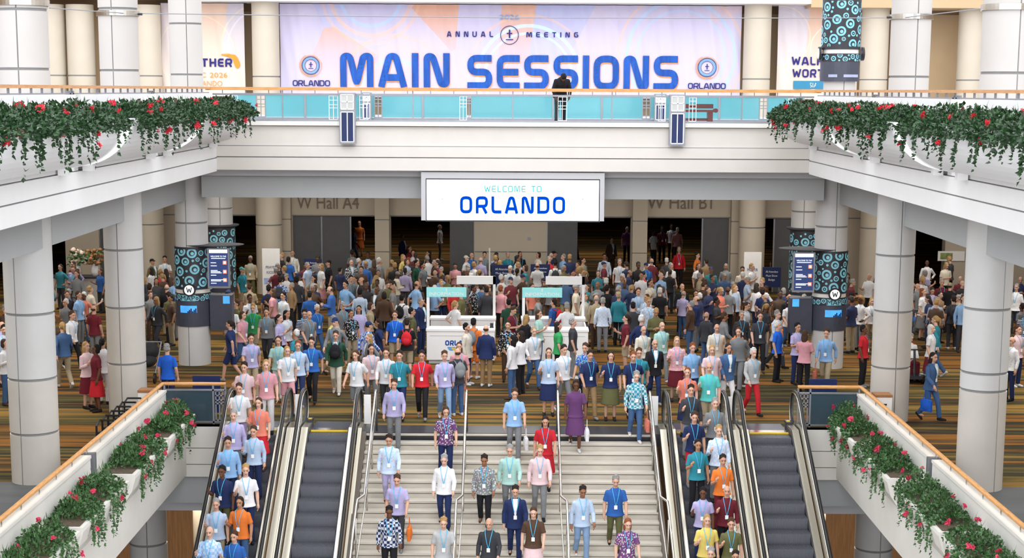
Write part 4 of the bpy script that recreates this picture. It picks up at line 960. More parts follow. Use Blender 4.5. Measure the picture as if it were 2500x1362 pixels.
# ================================================================ FREE STANDING SIGNS
def stand_sign(x0, x1, y, z0, z1, panel, label, lines, ink, wd=.5):
    t = thing('floor_sign', label, 'sign', ((x0 + x1) / 2, y, 0))
    bx(x0, x1, y - .03, y + .03, z0, z1).build('panel', panel, t)
    bx((x0 + x1) / 2 - .25, (x0 + x1) / 2 + .25, y - .2, y + .2, 0, .03).build('base', 'frame', t)
    if z0 > .05:
        m = MB()
        for xx in (x0 + .05, x1 - .05): m.box(xx - .015, xx + .015, y - .015, y + .015, .03, z0)
        m.build('pole', 'frame', t)
    for txt, zz, h in lines:
        m = MB(); type_text(txt, h, lambda a, b: ((x0 + x1) / 2 + a, y - .036, zz + b), m, width=(x1 - x0) * wd * min(1.6, len(txt) / 6), align='CENTER'); m.build('lettering', ink, t)
    return t
s1 = stand_sign(-9.65, -8.97, 61.8, .03, 2.12, 'paper', 'tall white prayer kiosk sign left of the hall doors', [('PRAYER', 1.35, .11), ('KIOSK', 1.15, .11)], 'navyink', .6)
bx(-9.6, -9.02, 61.765, 61.77, .75, .98).build('blue_print', mat('pale_blue_print', (.35, .45, .82), .6, var=.4, scale=5), s1)
s2 = stand_sign(8.93, 9.6, 61.8, .03, 2.08, 'paper', 'tall white prayer kiosk sign right of the hall doors', [('PRAYER', 1.35, .11), ('KIOSK', 1.15, .11)], 'navyink', .6)
stand_sign(-8.2, -7.5, 63, .95, 1.6, 'navy', 'blue notice board on poles left of the shut hall doors', [('All Attendees', 1.42, .07), ('Must Show', 1.28, .07), ('Badge', 1.14, .07)], 'paper', .42)
stand_sign(-.78, .02, 60.5, .95, 1.68, 'navy', 'navy notice board behind the left information booth', [('All Attendees', 1.48, .08), ('Must Show', 1.33, .08), ('Badge', 1.18, .08)], 'paper', .42)
stand_sign(.7, 1.45, 61.5, 1.0, 1.6, 'navy', 'navy notice board behind the right information booth', [('All Attendees', 1.42, .07), ('Must Show', 1.28, .07), ('Badge', 1.14, .07)], 'paper', .42)
stand_sign(9.3, 9.98, 59.5, 1.0, 1.75, 'navy', 'purple navy notice board left of the right map screen', [('All Attendees', 1.55, .08), ('Must Show', 1.40, .08), ('Badge', 1.25, .08)], 'paper', .42)
t = thing('white_pole', 'slim white pole rising from the crowd behind the left booth', 'pole', (-.83, 58, 0)); m = MB(); m.tube([(-.83, 58, .02), (-.83, 58, 2.55)], .025, 10); m.build('shaft', 'paper', t); m = MB(); m.lathe([(.2, 0), (.2, .03), (.03, .06)], -.83, 58, 20); m.build('base', 'frame', t)
# blue boards and waste bins behind the end guards
t = thing('display_board', 'blue board standing behind the left end guard', 'board', (-7.75, 40.2, 0)); bx(-8.1, -7.4, 40.17, 40.23, .05, 1.0).build('panel', 'navy', t); bx(-8.0, -7.5, 40.0, 40.4, 0, .05).build('foot', 'frame', t)
t = thing('display_board', 'blue board standing behind the right end guard', 'board', (7.9, 40.2, 0)); bx(7.55, 8.25, 40.17, 40.23, .05, 1.0).build('panel', 'navy', t); bx(7.65, 8.15, 40.0, 40.4, 0, .05).build('foot', 'frame', t)
for x0, x1, yy, ds in ((-9.22, -8.82, 39.0, 'white waste bin with tan lid beside the left parapet'), (8.95, 9.36, 38.9, 'white waste bin with tan lid beside the right parapet')):
    t = thing('waste_bin', ds, 'bin', ((x0 + x1) / 2, yy, 0)); bx(x0, x1, yy, yy + .4, 0, .78).build('body', 'paper', t); bx(x0 - .01, x1 + .01, yy - .01, yy + .41, .78, .84).build('lid', 'tan_cloth', t)
    bx((x0 + x1) / 2 - .08, (x0 + x1) / 2 + .08, yy - .008, yy, .58, .62).build('slot', 'dark', t)
# row of folded black walkers by the left rail
for i in range(6):
    y = 35.2 + i * .52; x = -9.05
    t = thing('folded_cart', 'black tubular folding cart %s in the row along the left rail' % ('nearest', 'second', 'third', 'fourth', 'fifth', 'farthest')[i], 'cart', (x, y, 0), 'folding carts along the left rail')
    m = MB(); m.tube([(x - .22, y, .12), (x - .22, y, .75), (x - .16, y + .08, .86), (x + .16, y + .08, .86), (x + .22, y, .75), (x + .22, y, .12)], .025, 8); m.build('frame', 'rubber', t)
    bx(x - .2, x + .2, y - .02, y + .12, .3, .6).build('bag', 'black_cloth', t)
    for dx in (-.22, .22):
        m = MB(); m.tube([(x + dx - .02, y, .12), (x + dx + .02, y, .12)], .12, 16); m.build('wheel', 'rubber', t)
# stroller
t = thing('stroller', 'black stroller beside the man in the blue polo', 'stroller', (-10.3, 45.0, 0)); X0, YY = -10.3, 45.0
m = MB(); m.ell((X0, YY + .1, .82), (.27, .34, .26)); m.build('hood', 'black_cloth', t, smooth=True)
m = MB(); m.ell((X0, YY - .1, .58), (.24, .40, .18)); m.build('seat', 'black_cloth', t, smooth=True)
m = MB()
for dx in (-.25, .25): m.tube([(X0 + dx, YY - .5, .15), (X0 + dx, YY, .55), (X0 + dx, YY + .55, 1.02)], .02, 8); m.tube([(X0 + dx, YY + .4, .15), (X0 + dx, YY, .55)], .02, 8)
m.tube([(X0 - .25, YY + .55, 1.02), (X0 + .25, YY + .55, 1.02)], .02, 8); m.build('frame', 'frame', t)
for dx in (-.27, .27):
    for dy in (-.5, .4): m = MB(); m.tube([(X0 + dx - .025, YY + dy, .15), (X0 + dx + .025, YY + dy, .15)], .15, 18); m.build('wheel', 'rubber', t)
# mobility scooter for the seated reader
SCX, SCY = 11.45, 45.6
t = thing('mobility_scooter', 'red seated mobility scooter between the right columns', 'scooter', (SCX, SCY, 0))
bx(SCX - .25, SCX + .25, SCY - .6, SCY + .5, .14, .24).build('deck', 'dark', t); bx(SCX - .24, SCX + .24, SCY + .02, SCY + .48, .42, .50).build('seat', 'red_cloth', t); bx(SCX - .22, SCX + .22, SCY + .44, SCY + .52, .55, 1.0).build('backrest', 'red_cloth', t); bx(SCX - .05, SCX + .05, SCY + .2, SCY + .3, .24, .42).build('seat_post', 'dark', t)
m = MB(); m.tube([(SCX, SCY - .55, .2), (SCX, SCY - .42, .95)], .035, 8); m.tube([(SCX - .25, SCY - .42, .97), (SCX + .25, SCY - .42, .97)], .02, 8); m.build('tiller', 'dark', t)
for dx in (-.25, .25):
    for dy in (-.48, .36): m = MB(); m.tube([(SCX + dx - .04, SCY + dy, .13), (SCX + dx + .04, SCY + dy, .13)], .13, 18); m.build('wheel', 'rubber', t)
# counter with flower vases in the far left
t = thing('reception_counter', 'grey counter with flower vases in the far left', 'counter', (-17.3, 61.5, 0)); bx(-19.2, -15.4, 61.2, 61.9, 0, 1.0).build('body', 'frost', t); bx(-19.25, -15.35, 61.15, 61.95, 1.0, 1.06).build('worktop', 'dark', t)
for x, mm, ds, sd in ((-18.15, 'pinkflower', 'white vase of pale blooms on the far left counter', 1), (-16.7, 'pinkflower', 'white vase of cream flowers and leaves on the far left counter', 2), (-16.05, 'tan_cloth', 'vase of dried brown stems on the far left counter', 3)):
    t = thing('flower_vase', ds, 'vase', (x, 61.5, 1.06)); rng = random.Random(sd)
    m = MB(); m.lathe([(.10, 1.06), (.15, 1.2), (.13, 1.4), (.08, 1.5), (.1, 1.55)], x, 61.5, 24); m.build('vase', 'paper', t, smooth=True)
    m = MB()
    for _ in range(26):
        a, b = rng.uniform(0, 6.28), rng.uniform(0, 1); m.ell((x + cos(a) * .34 * b, 61.5 + sin(a) * .3 * b, 1.75 + rng.uniform(-.22, .34)), (.085, .085, .07), 8, 5)
    m.build('blooms', mm, t, smooth=True)
    m = MB(); leaf_cloud(m, [(Vector((x + rng.uniform(-.3, .3), 61.5 + rng.uniform(-.3, .3), 1.6 + rng.uniform(-.1, .4))), Vector((rng.uniform(-1, 1), 0, .5))) for _ in range(60)], rng, .16); m.build('leaves', 'leaf2', t)
# wall poster by the far right door
t = thing('wall_poster', 'small coloured poster on the wall far right between the columns', 'poster', (17.9, 65.9, 1.3)); bx(17.5, 18.6, 65.94, 65.98, 1.35, 1.75).build('sheet', 'paper', t); bx(17.6, 18.1, 65.93, 65.94, 1.42, 1.68).build('print', mat('olive_print', (.25, .3, .1), .6, var=.5, scale=6), t)
# ================================================================ PEOPLE
def project(p):
    q = Vector(p) - Vector((0, 0, EYE)); zc = q.y * cos(PITCH) - q.z * sin(PITCH); x = q.x / zc; y = (q.y * sin(PITCH) + q.z * cos(PITCH)) / zc
    c, s = cos(ROLL), sin(ROLL); x, y = x * c + y * s, -x * s + y * c
    return 1250 + x * FPX, CYP - y * FPX
def solid(mb, mats, voxel, it=4, ratio=1.0, name='mesh', after=None):
    me = mb.mesh(name, mats); o = bpy.data.objects.new('temporary', me); COL.objects.link(o)
    r = o.modifiers.new('r', 'REMESH'); r.mode = 'VOXEL'; r.voxel_size = voxel
    if it: s = o.modifiers.new('s', 'SMOOTH'); s.iterations = it; s.factor = .5
    if ratio < 1: d = o.modifiers.new('d', 'DECIMATE'); d.ratio = ratio
    dg = bpy.context.evaluated_depsgraph_get(); out = bpy.data.meshes.new_from_object(o.evaluated_get(dg)); out.name = name
    bpy.data.objects.remove(o); bpy.data.meshes.remove(me)
    out.materials.clear()
    for k in mats: out.materials.append(M[k])
    out.polygons.foreach_set('material_index', [0] * len(out.polygons)); out.polygons.foreach_set('use_smooth', [True] * len(out.polygons))
    if after: after(out)
    return out
HIPZ, NECK = .95, Vector((0, .005, 1.53))
TORSO = [(0, .005, .84, .150, .105), (0, .008, .92, .172, .118), (0, 0, 1.02, .155, .105), (0, -.004, 1.12, .150, .104), (0, -.006, 1.25, .168, .118), (0, 0, 1.34, .176, .115), (0, .004, 1.395, .160, .100), (0, .008, 1.44, .108, .078), (0, .010, 1.475, .070, .062)]
def tfront(z):
    for a, b in zip(TORSO, TORSO[1:]):
        if a[2] <= z <= b[2]:
            t = (z - a[2]) / (b[2] - a[2]); return (a[1] - a[4]) * (1 - t) + (b[1] - b[4]) * t
    return -.06
A = {'hang': ((.238, .03, 1.13), (.25, -.05, .885), (.02, -.2, -1)), 'phone': ((.225, .0, 1.12), (.085, -.27, 1.15), (-.55, -.5, .35)), 'crossed': ((.235, -.05, 1.13), (-.05, -.205, 1.15), (-1, .1, .1)),
     'hip': ((.34, .10, 1.16), (.215, -.03, 1.0), (-.4, -.75, -.4)), 'talk': ((.24, -.03, 1.12), (.22, -.26, 1.22), (-.1, -.5, .8)), 'fwd': ((.235, -.06, 1.14), (.225, -.26, .97), (0, -.5, -.85)), 'back': ((.25, .14, 1.16), (.25, .14, .9), (0, .15, -1)),
     'rail': ((.25, -.12, 1.14), (.20, -.36, 1.10), (-.2, -.8, -.5)), 'read': ((.23, -.03, 1.12), (.12, -.33, 1.1), (-.3, -.8, .25))}
LG = {'stand': (((.10, -.015, .49), (.108, .02, .085), 0), ((.10, -.015, .49), (.108, .02, .085), 0)), 'walk': (((.09, -.17, .51), (.09, -.24, .10), .1), ((.09, .02, .47), (.09, .27, .17), -.6)),
      'stairs': (((.09, -.10, .49), (.09, -.08, .085), 0), ((.10, .01, .58), (.10, .22, .245), -.15)), 'sit': (((.11, -.40, .53), (.11, -.40, .085), 0), ((.11, -.42, .53), (.11, -.44, .085), 0))}
POSES = {'stand': ('hang', 'hang', 'stand', 0, 0, 0), 'phone': ('phone', 'phone', 'stand', 0, 0, .42), 'crossed': ('crossed', 'crossed', 'stand', 0, 0, .05), 'hip': ('hip', 'hang', 'stand', 0, 0, .05), 'talk': ('hang', 'talk', 'stand', 0, 0, 0),
         'walk': ('back', 'fwd', 'walk', .06, 0, .08), 'stairs': ('fwd', 'hang', 'stairs', .05, 0, .25), 'lean': ('rail', 'rail', 'stand', .70, 0, .95), 'sit': ('read', 'read', 'sit', .06, -.40, .35), 'ride': ('hang', 'talk', 'stand', 0, 0, .12)}
def UB(pose):
    _, _, _, lean, dz, tilt = POSES[pose]
    T = Matrix.Translation((0, 0, HIPZ + dz)) @ Matrix.Rotation(lean, 4, 'X') @ Matrix.Translation((0, 0, -HIPZ))
    H = T @ Matrix.Translation(NECK) @ Matrix.Rotation(tilt, 4, 'X') @ Matrix.Translation(-NECK)
    return T, H
def xf(mb, T): mb.v = [tuple(T @ Vector(v)) for v in mb.v]
def merge(*ms):
    o = MB()
    for m in ms: o.add(m.v, m.f)
    return o
def hand(mb, w, d, s):
    d = Vector(d).normalized(); side = d.cross(Vector((-s, 0, 0))); 
    if side.length < .3: side = d.cross(Vector((0, -1, 0)))
    side.normalize(); n = side.cross(d).normalized(); w = Vector(w)
    mb.tube([w - d * .02, w + d * .03, w + d * .085], [.024, .034, .032], 10, sy=1)
    for k, (o, L) in enumerate(((-.028, .062), (-.010, .074), (.009, .070), (.027, .055))):
        b = w + d * .08 + side * o; mb.tube([b, b + d * L * .5 + n * .006, b + d * L * .85 + n * .022, b + d * L + n * .034], [.0095, .009, .0085, .006], 6)
    b = w + d * .03 - side * .026; mb.tube([b, b - side * .026 + d * .022, b - side * .034 + d * .055], [.0125, .011, .008], 6)
def body_mesh(pose):
    aL, aR, lg, lean, dz, tilt = POSES[pose]; T, H = UB(pose)
    up = MB(); up.loft(TORSO)
    up.tube([(0, .012, 1.44), (0, .01, 1.50), (0, -.002, 1.57)], [.062, .055, .056], 12)
    for s, an in ((1, aL), (-1, aR)):
        e, w, d = A[an]; e = Vector((e[0] * s, e[1], e[2])); zo = .035 if (an == 'crossed' and s < 0) else 0; w = Vector((w[0] * s, w[1] - zo * .8, w[2] + zo)); sh = Vector((.172 * s, .005, 1.372))
        up.ell(sh, (.056, .056, .056), 12, 8); up.tube([sh, sh.lerp(e, .5), e, e.lerp(w, .35), w], [.053, .047, .040, .040, .026], 10); up.ell(e, (.041, .041, .041), 10, 6); hand(up, w, (d[0] * s, d[1], d[2]), s)
    hd = MB()
    hd.ell((0, .012, 1.665), (.074, .093, .098)); hd.ell((0, -.022, 1.61), (.058, .066, .078)); hd.ell((0, -.055, 1.565), (.034, .032, .026), 10, 6)
    hd.tube([(0, -.082, 1.66), (0, -.098, 1.635), (0, -.108, 1.614), (0, -.088, 1.602)], [.008, .011, .016, .009], 8); hd.ell((0, -.074, 1.69), (.050, .018, .014), 10, 6)
    for s in (-1, 1): hd.ell((s * .076, .018, 1.635), (.010, .022, .033), 8, 6); hd.ell((s * .017, -.088, 1.612), (.009, .010, .008), 8, 5)
    hd.ell((0, -.086, 1.583), (.022, .010, .009), 8, 5)
    xf(hd, H); xf(up, T); lo = MB()
    for s, (k, a, pit) in zip((1, -1), LG[lg]):
        hp = Vector((s * .088, .0, .90 + dz)); k = Vector((k[0] * s, k[1], k[2])); a = Vector((a[0] * s, a[1], a[2]))
        lo.ell(hp, (.088, .10, .09), 12, 8); lo.tube([hp, hp.lerp(k, .5), k, k.lerp(a, .3), a], [.086, .072, .052, .052, .034], 12); lo.ell(k, (.053, .053, .053), 10, 6)
        lo.tube([a + Vector((0, .05, -.045)), a + Vector((0, -.04, -.045)), a + Vector((s * .01, -.16, -.058))], [.032, .036, .026], 8)
    lo.ell((0, .005, .88 + dz), (.15, .11, .09), 14, 8)
    def after(me):
        Hi = H.inverted(); mi = [0] * len(me.polygons)
        for i, p in enumerate(me.polygons):
            c = Hi @ p.center
            if c.y < -.055 and 1.55 < c.z < 1.69:
                if abs(abs(c.x) - .031) < .012 and abs(c.z - 1.652) < .0075: mi[i] = 1
                elif abs(abs(c.x) - .034) < .011 and abs(c.z - 1.679) < .004: mi[i] = 1
                elif abs(c.x) < .024 and abs(c.z - 1.583) < .007: mi[i] = 2
        me.polygons.foreach_set('material_index', mi)
    return solid(merge(up, hd, lo), ['skin', 'eye', 'lip'], .0075, 3, .42, 'body', after)
def top_mesh(pose, ln, loose=0.0):
    aL, aR, lg, lean, dz, tilt = POSES[pose]; T, H = UB(pose); m = MB(); g = .016 + loose
    hem = .80 if loose else .85
    m.loft([(0, .004, hem, .198 + g, .150 + g)] + [(a, b, z, rx + g, ry + g) for a, b, z, rx, ry in TORSO[1:8]] + [(0, .010, 1.488, .070 + g * .5, .064 + g * .5)])
    for s, an in ((1, aL), (-1, aR)):
        e, w, d = A[an]; e = Vector((e[0] * s, e[1], e[2])); zo = .035 if (an == 'crossed' and s < 0) else 0; w = Vector((w[0] * s, w[1] - zo * .8, w[2] + zo)); sh = Vector((.170 * s, .005, 1.372)); r = .060 + loose * .6
        m.ell(sh, (r + .008, r + .006, r + .004), 12, 8)
        if ln: m.tube([sh, sh.lerp(e, .5), e, e.lerp(w, .5), e.lerp(w, .93)], [r + .004, r - .003, r - .008, .050 + loose * .5, .040 + loose * .5], 12); m.ell(e, (r - .009,) * 3, 10, 6)
        else: m.tube([sh, sh.lerp(e, .45), sh.lerp(e, .80)], [r + .004, r, r + .002], 12)
    xf(m, T); return solid(m, ['cl_plain'], .012, 2, .6, 'top')
def leg_mesh(lg, kind):
    dz = -.40 if lg == 'sit' else 0; m = MB()
    if kind == 'skirt' and lg != 'sit':
        m.loft([(0, 0, .42, .245, .21), (0, 0, .62, .225, .18), (0, .005, .85, .192, .138), (0, 0, 1.0, .165, .115)], 24); return solid(m, ['cl_plain'], .014, 1, .6, 'skirt')
    m.loft([(0, .005, .82 + dz, .165, .118), (0, .008, .90 + dz, .178, .124), (0, 0, 1.02 + dz, .163, .113)])
    for s, (k, a, pit) in zip((1, -1), LG[lg]):
        hp = Vector((s * .09, .0, .89 + dz)); k = Vector((k[0] * s, k[1], k[2])); a = Vector((a[0] * s, a[1], a[2]))
        m.ell(hp, (.084, .094, .10), 12, 8)
        if kind == 'shorts': m.tube([hp, hp.lerp(k, .5), hp.lerp(k, .95)], [.097, .092, .088], 12)
        else: m.tube([hp, hp.lerp(k, .5), k, k.lerp(a, .5), a - Vector((0, 0, .01))], [.090, .084, .069, .064, .060], 12); m.ell(k, (.069,) * 3, 10, 6)
    return solid(m, ['cl_plain'], .012, 2, .6, kind)
def shoe_mesh(lg, i):
    s = (1, -1)[i]; k, a, pit = LG[lg][i]; a = Vector((a[0] * s, a[1], a[2])); m = MB(); R = Matrix.Rotation(-pit, 3, 'X')
    P = [Vector((0, .065, -.045)), Vector((0, .0, -.04)), Vector((s * .004, -.08, -.05)), Vector((s * .010, -.165, -.058)), Vector((s * .012, -.20, -.06))]
    m.tube([a + R @ p for p in P], [.034, .043, .040, .034, .018], 12); m.tube([a + R @ Vector((0, .02, -.05)), a + R @ Vector((0, .018, .005))], [.042, .043], 10)
    return solid(m, ['cl_plain'], .009, 2, .5, 'shoe')
HC = Vector((0, .012, 1.665)) - NECK
def hair_mesh(kind):
    m = MB(); h = lambda dx, dy, dz, rx, ry, rz, n=16: m.ell(HC + Vector((dx, dy, dz)), (rx, ry, rz), n, 10)
    if kind in ('short', 'long', 'ponytail', 'bob'): h(0, .020, .026, .081, .094, .090); h(0, .045, -.005, .080, .068, .085)
    if kind == 'short':
        rh = random.Random(5)
        for k in range(22):
            a = rh.uniform(0, 6.28); e = rh.uniform(.25, 1.3); h(.072 * cos(a) * cos(e), .02 + .085 * sin(a) * cos(e) * (1 if sin(a) > 0 else .75), .035 + .085 * sin(e), .024, .026, .020, 8)
    if kind == 'long': h(0, .055, -.11, .092, .050, .16); h(.062, .012, -.10, .028, .042, .13, 10); h(-.062, .012, -.10, .028, .042, .13, 10)
    if kind == 'bob': h(.058, .015, -.05, .034, .05, .085, 10); h(-.058, .015, -.05, .034, .05, .085, 10); h(0, .06, -.05, .08, .045, .09)
    if kind == 'ponytail': m.tube([HC + Vector((0, .09, .04)), HC + Vector((0, .135, .01)), HC + Vector((0, .135, -.10)), HC + Vector((0, .115, -.20))], [.025, .032, .030, .012], 10)
    if kind == 'bald': h(0, .026, -.022, .079, .084, .050)
    if kind == 'cap':
        h(0, .014, .034, .084, .100, .078); m.tube([HC + Vector((0, -.06, .045)), HC + Vector((0, -.115, .03)), HC + Vector((0, -.155, .018))], [.055, .056, .040], 14, sy=.16)
    if kind == 'beard': m.ell(HC + Vector((0, -.048, -.088)), (.052, .048, .036), 12, 8); h(0, -.03, -.062, .064, .05, .03)
    return solid(m, ['cl_plain'], .0095, 2, .6, 'hair')
def lanyard_mesh(pose):
    T, H = UB(pose); m = MB(); off = .030
    for s in (-1, 1):
        P = []
        for k in range(9):
            t = k / 8; z = 1.475 - t * .36; P.append((s * (.075 * (1 - t) + .004), tfront(z) - off - (.012 if k else .0) - .008 * sin(t * pi), z))
        P = [(s * .07, .03, 1.50)] + P
        vs = []
        for p in P: vs += [(p[0] - .0065, p[1], p[2]), (p[0] + .0065, p[1], p[2])]
        m.add(vs, [(2 * i, 2 * i + 1, 2 * i + 3, 2 * i + 2) for i in range(len(P) - 1)], 0)
    yb = tfront(1.05) - off - .018; m.box(-.036, .036, yb - .004, yb, 1.03, 1.12, 1)
    xf(m, T); me = m.mesh('lanyard', ['lanyard', 'paper']); return me
def front_mesh(pose):
    T, H = UB(pose); m = MB(); vs = []
    for k in range(8):
        t = k / 7; z = 1.49 - t * .42; w = .052 * (1 - t) ** .7 + .006; y = tfront(z) - .040 - .01 * t; vs += [(-w, y, z), (w, y, z)]
    m.add(vs, [(2 * i, 2 * i + 1, 2 * i + 3, 2 * i + 2) for i in range(7)]); xf(m, T); return m.mesh('shirt_front', ['cl_plain'])
_cache = {}
def get(fn, *a):
    k = (fn.__name__,) + a
    if k not in _cache: _cache[k] = fn(*a)
    return _cache[k]
_pat = {}
def patterned(me, kind):
    if kind == 'plain': return me
    k = (me.name, kind)
    if k not in _pat: c = me.copy(); c.materials[0] = M['cl_' + kind]; _pat[k] = c
    return _pat[k]
CC = {'white': (.80, .80, .82), 'cream': (.74, .68, .56), 'black': (.012, .012, .014), 'charcoal': (.045, .047, .055), 'grey': (.22, .23, .24), 'pale grey': (.48, .49, .50), 'navy': (.015, .028, .10), 'blue': (.03, .13, .45), 'royal blue': (.015, .12, .62), 'light blue': (.28, .48, .78), 'pale blue': (.48, .60, .78), 'teal': (.03, .25, .32), 'mint': (.42, .66, .60), 'turquoise': (.10, .52, .48), 'green': (.04, .34, .10), 'dark green': (.02, .08, .045), 'olive': (.13, .13, .05), 'khaki': (.42, .34, .22), 'tan': (.30, .19, .09), 'brown': (.085, .045, .025), 'maroon': (.16, .015, .025), 'red': (.62, .02, .03), 'coral': (.75, .22, .15), 'orange': (.80, .20, .03), 'pink': (.72, .34, .38), 'pale pink': (.76, .56, .58), 'lavender': (.46, .42, .66), 'purple': (.14, .05, .16), 'yellow': (.78, .62, .16), 'denim': (.06, .13, .28), 'pale denim': (.22, .34, .52)}
HCOL = {'black': (.01, .008, .007), 'brown': (.07, .035, .018), 'dark': (.025, .015, .010), 'blond': (.42, .26, .10), 'grey': (.30, .29, .28), 'white': (.66, .65, .63), 'auburn': (.24, .07, .025), 'red': (.5, .03, .03), 'navy': (.015, .028, .1), 'khaki': (.42, .34, .22), 'teal': (.1, .4, .42)}
SK = [(.58, .34, .24), (.50, .28, .19), (.64, .40, .30), (.27, .13, .075), (.12, .055, .032), (.42, .22, .13)]
PEOPLE = []; LABELS = {}
LONG = ('shirt', 'sweater', 'hoodie', 'jacket', 'blazer', 'coat', 'suit')
def person(loc, rz, top, bot, hair, skin, pose, label, h=1.74, lan=True, group=None, beard=False):
    tw = top.split(); kind = tw[-1]; pat = 'plain'
    for p in ('striped', 'plaid', 'floral'):
        if p in tw: pat = {'striped': 'stripe'}.get(p, p); tw.remove(p)
    tcol = CC[' '.join(tw[:-1])]; bw = bot.split(); bk = bw[-1]; bcol = CC.get(' '.join(bw[:-1]), (.06, .13, .28)) if bk != 'jeans' else (CC['pale denim'] if 'pale' in bw else CC['denim'])
    if bk == 'skirt' and pose == 'walk': pose = 'talk'
    lg = POSES[pose][2]
    o = bpy.data.objects.new('person', get(body_mesh, pose)); COL.objects.link(o)
    o.location = loc; o.rotation_euler = (0, 0, rz); s = h / 1.765; o.scale = (s, s, s); o.color = (*SK[skin], 1); tag(o, label, 'person', group)
    jit = random.uniform(.88, 1.12)
    def kid(name, me, col):
        c = bpy.data.objects.new(name, me); COL.objects.link(c); c.parent = o; c.color = (*[min(1, x * jit) for x in col], 1); return c
    loose = .012 if kind in ('jacket', 'blazer', 'coat', 'suit', 'hoodie') else 0.0
    kid({'suit': 'jacket'}.get(kind, kind), patterned(get(top_mesh, pose, kind in LONG, loose), pat), tcol)
    if kind in ('jacket', 'blazer', 'suit'): kid('shirt_front', get(front_mesh, pose), CC['white'])
    kid('trousers' if bk == 'jeans' else bk, get(leg_mesh, lg, 'skirt' if bk == 'skirt' else ('shorts' if bk == 'shorts' else 'trousers')), bcol)
    sc = random.choice([(.012, .012, .012), (.02, .015, .012), (.7, .7, .7), (.09, .05, .03), (.25, .25, .26)])
    for i in (0, 1): kid('shoe', get(shoe_mesh, lg, i), sc)
    hk, hc = hair
    T, H = UB(pose)
    def onhead(name, me, col):
        c = kid(name, me, col); loc_, rot_, _ = (H @ Matrix.Translation(NECK)).decompose(); c.location = loc_; c.rotation_mode = 'QUATERNION'; c.rotation_quaternion = rot_
    onhead('cap' if hk == 'cap' else 'hair', get(hair_mesh, hk), HCOL[hc])
    if hk == 'cap': onhead('hair', get(hair_mesh, 'bald'), HCOL['dark'])
    if beard: onhead('beard', get(hair_mesh, 'beard'), HCOL['dark'])
    if lan and kind not in ('dress', 'coat'): kid('lanyard', get(lanyard_mesh, pose), CC['light blue'])
    LABELS.setdefault(label, []).append(o)
    return o
def pack_mesh():
    m = MB(); m.ell((0, 0, 0), (.155, .085, .21), 16, 10); m.ell((0, .05, -.07), (.12, .07, .11), 12, 8); m.tube([(-.04, 0, .20), (0, 0, .245), (.04, 0, .20)], .012, 6)
    for s in (-1, 1): m.tube([(s * .085, -.04, .16), (s * .105, -.09, .22), (s * .115, -.19, .235), (s * .12, -.285, .15), (s * .125, -.305, 0), (s * .15, -.25, -.13), (s * .13, -.06, -.17)], .017, 6)
    return solid(m, ['cl_plain'], .011, 2, .6, 'backpack')
def backpack(p, col, label, front=False):
    o = bpy.data.objects.new('backpack', get(pack_mesh)); COL.objects.link(o); s = p.scale[0]
    a = p.rotation_euler[2] + (pi if front else 0); d = Vector((-sin(a), cos(a), 0)) * .22 * s
    o.location = Vector(p.location) + d + Vector((0, 0, 1.22 * s)); o.rotation_euler = (0, 0, a); o.scale = (s, s, s); o.color = (*CC[col], 1); tag(o, label, 'backpack')
def bag_mesh(tote):
    m = MB(); m.ell((0, 0, -.36), (.17, .07, .17), 14, 8)
    if tote: m.box(-.16, .16, -.04, .04, -.52, -.22)
    m.tube([(-.1, 0, -.22), (-.05, 0, -.02), (0, 0, 0), (.05, 0, -.02), (.1, 0, -.22)], .012, 6); return solid(m, ['cl_plain'], .011, 2, .6, 'bag')
def handbag(p, side, col, name, label, tote=True):
    s = p.scale[0]; a = p.rotation_euler[2]; off = Matrix.Rotation(a, 3, 'Z') @ Vector((side * .275 * s, -.09 * s, .80 * s))
    o = bpy.data.objects.new(name, get(bag_mesh, tote)); COL.objects.link(o); o.location = Vector(p.location) + off; o.rotation_euler = (0, 0, a + pi / 2); o.scale = (s, s, s); o.color = (*CC[col], 1); tag(o, label, 'bag')
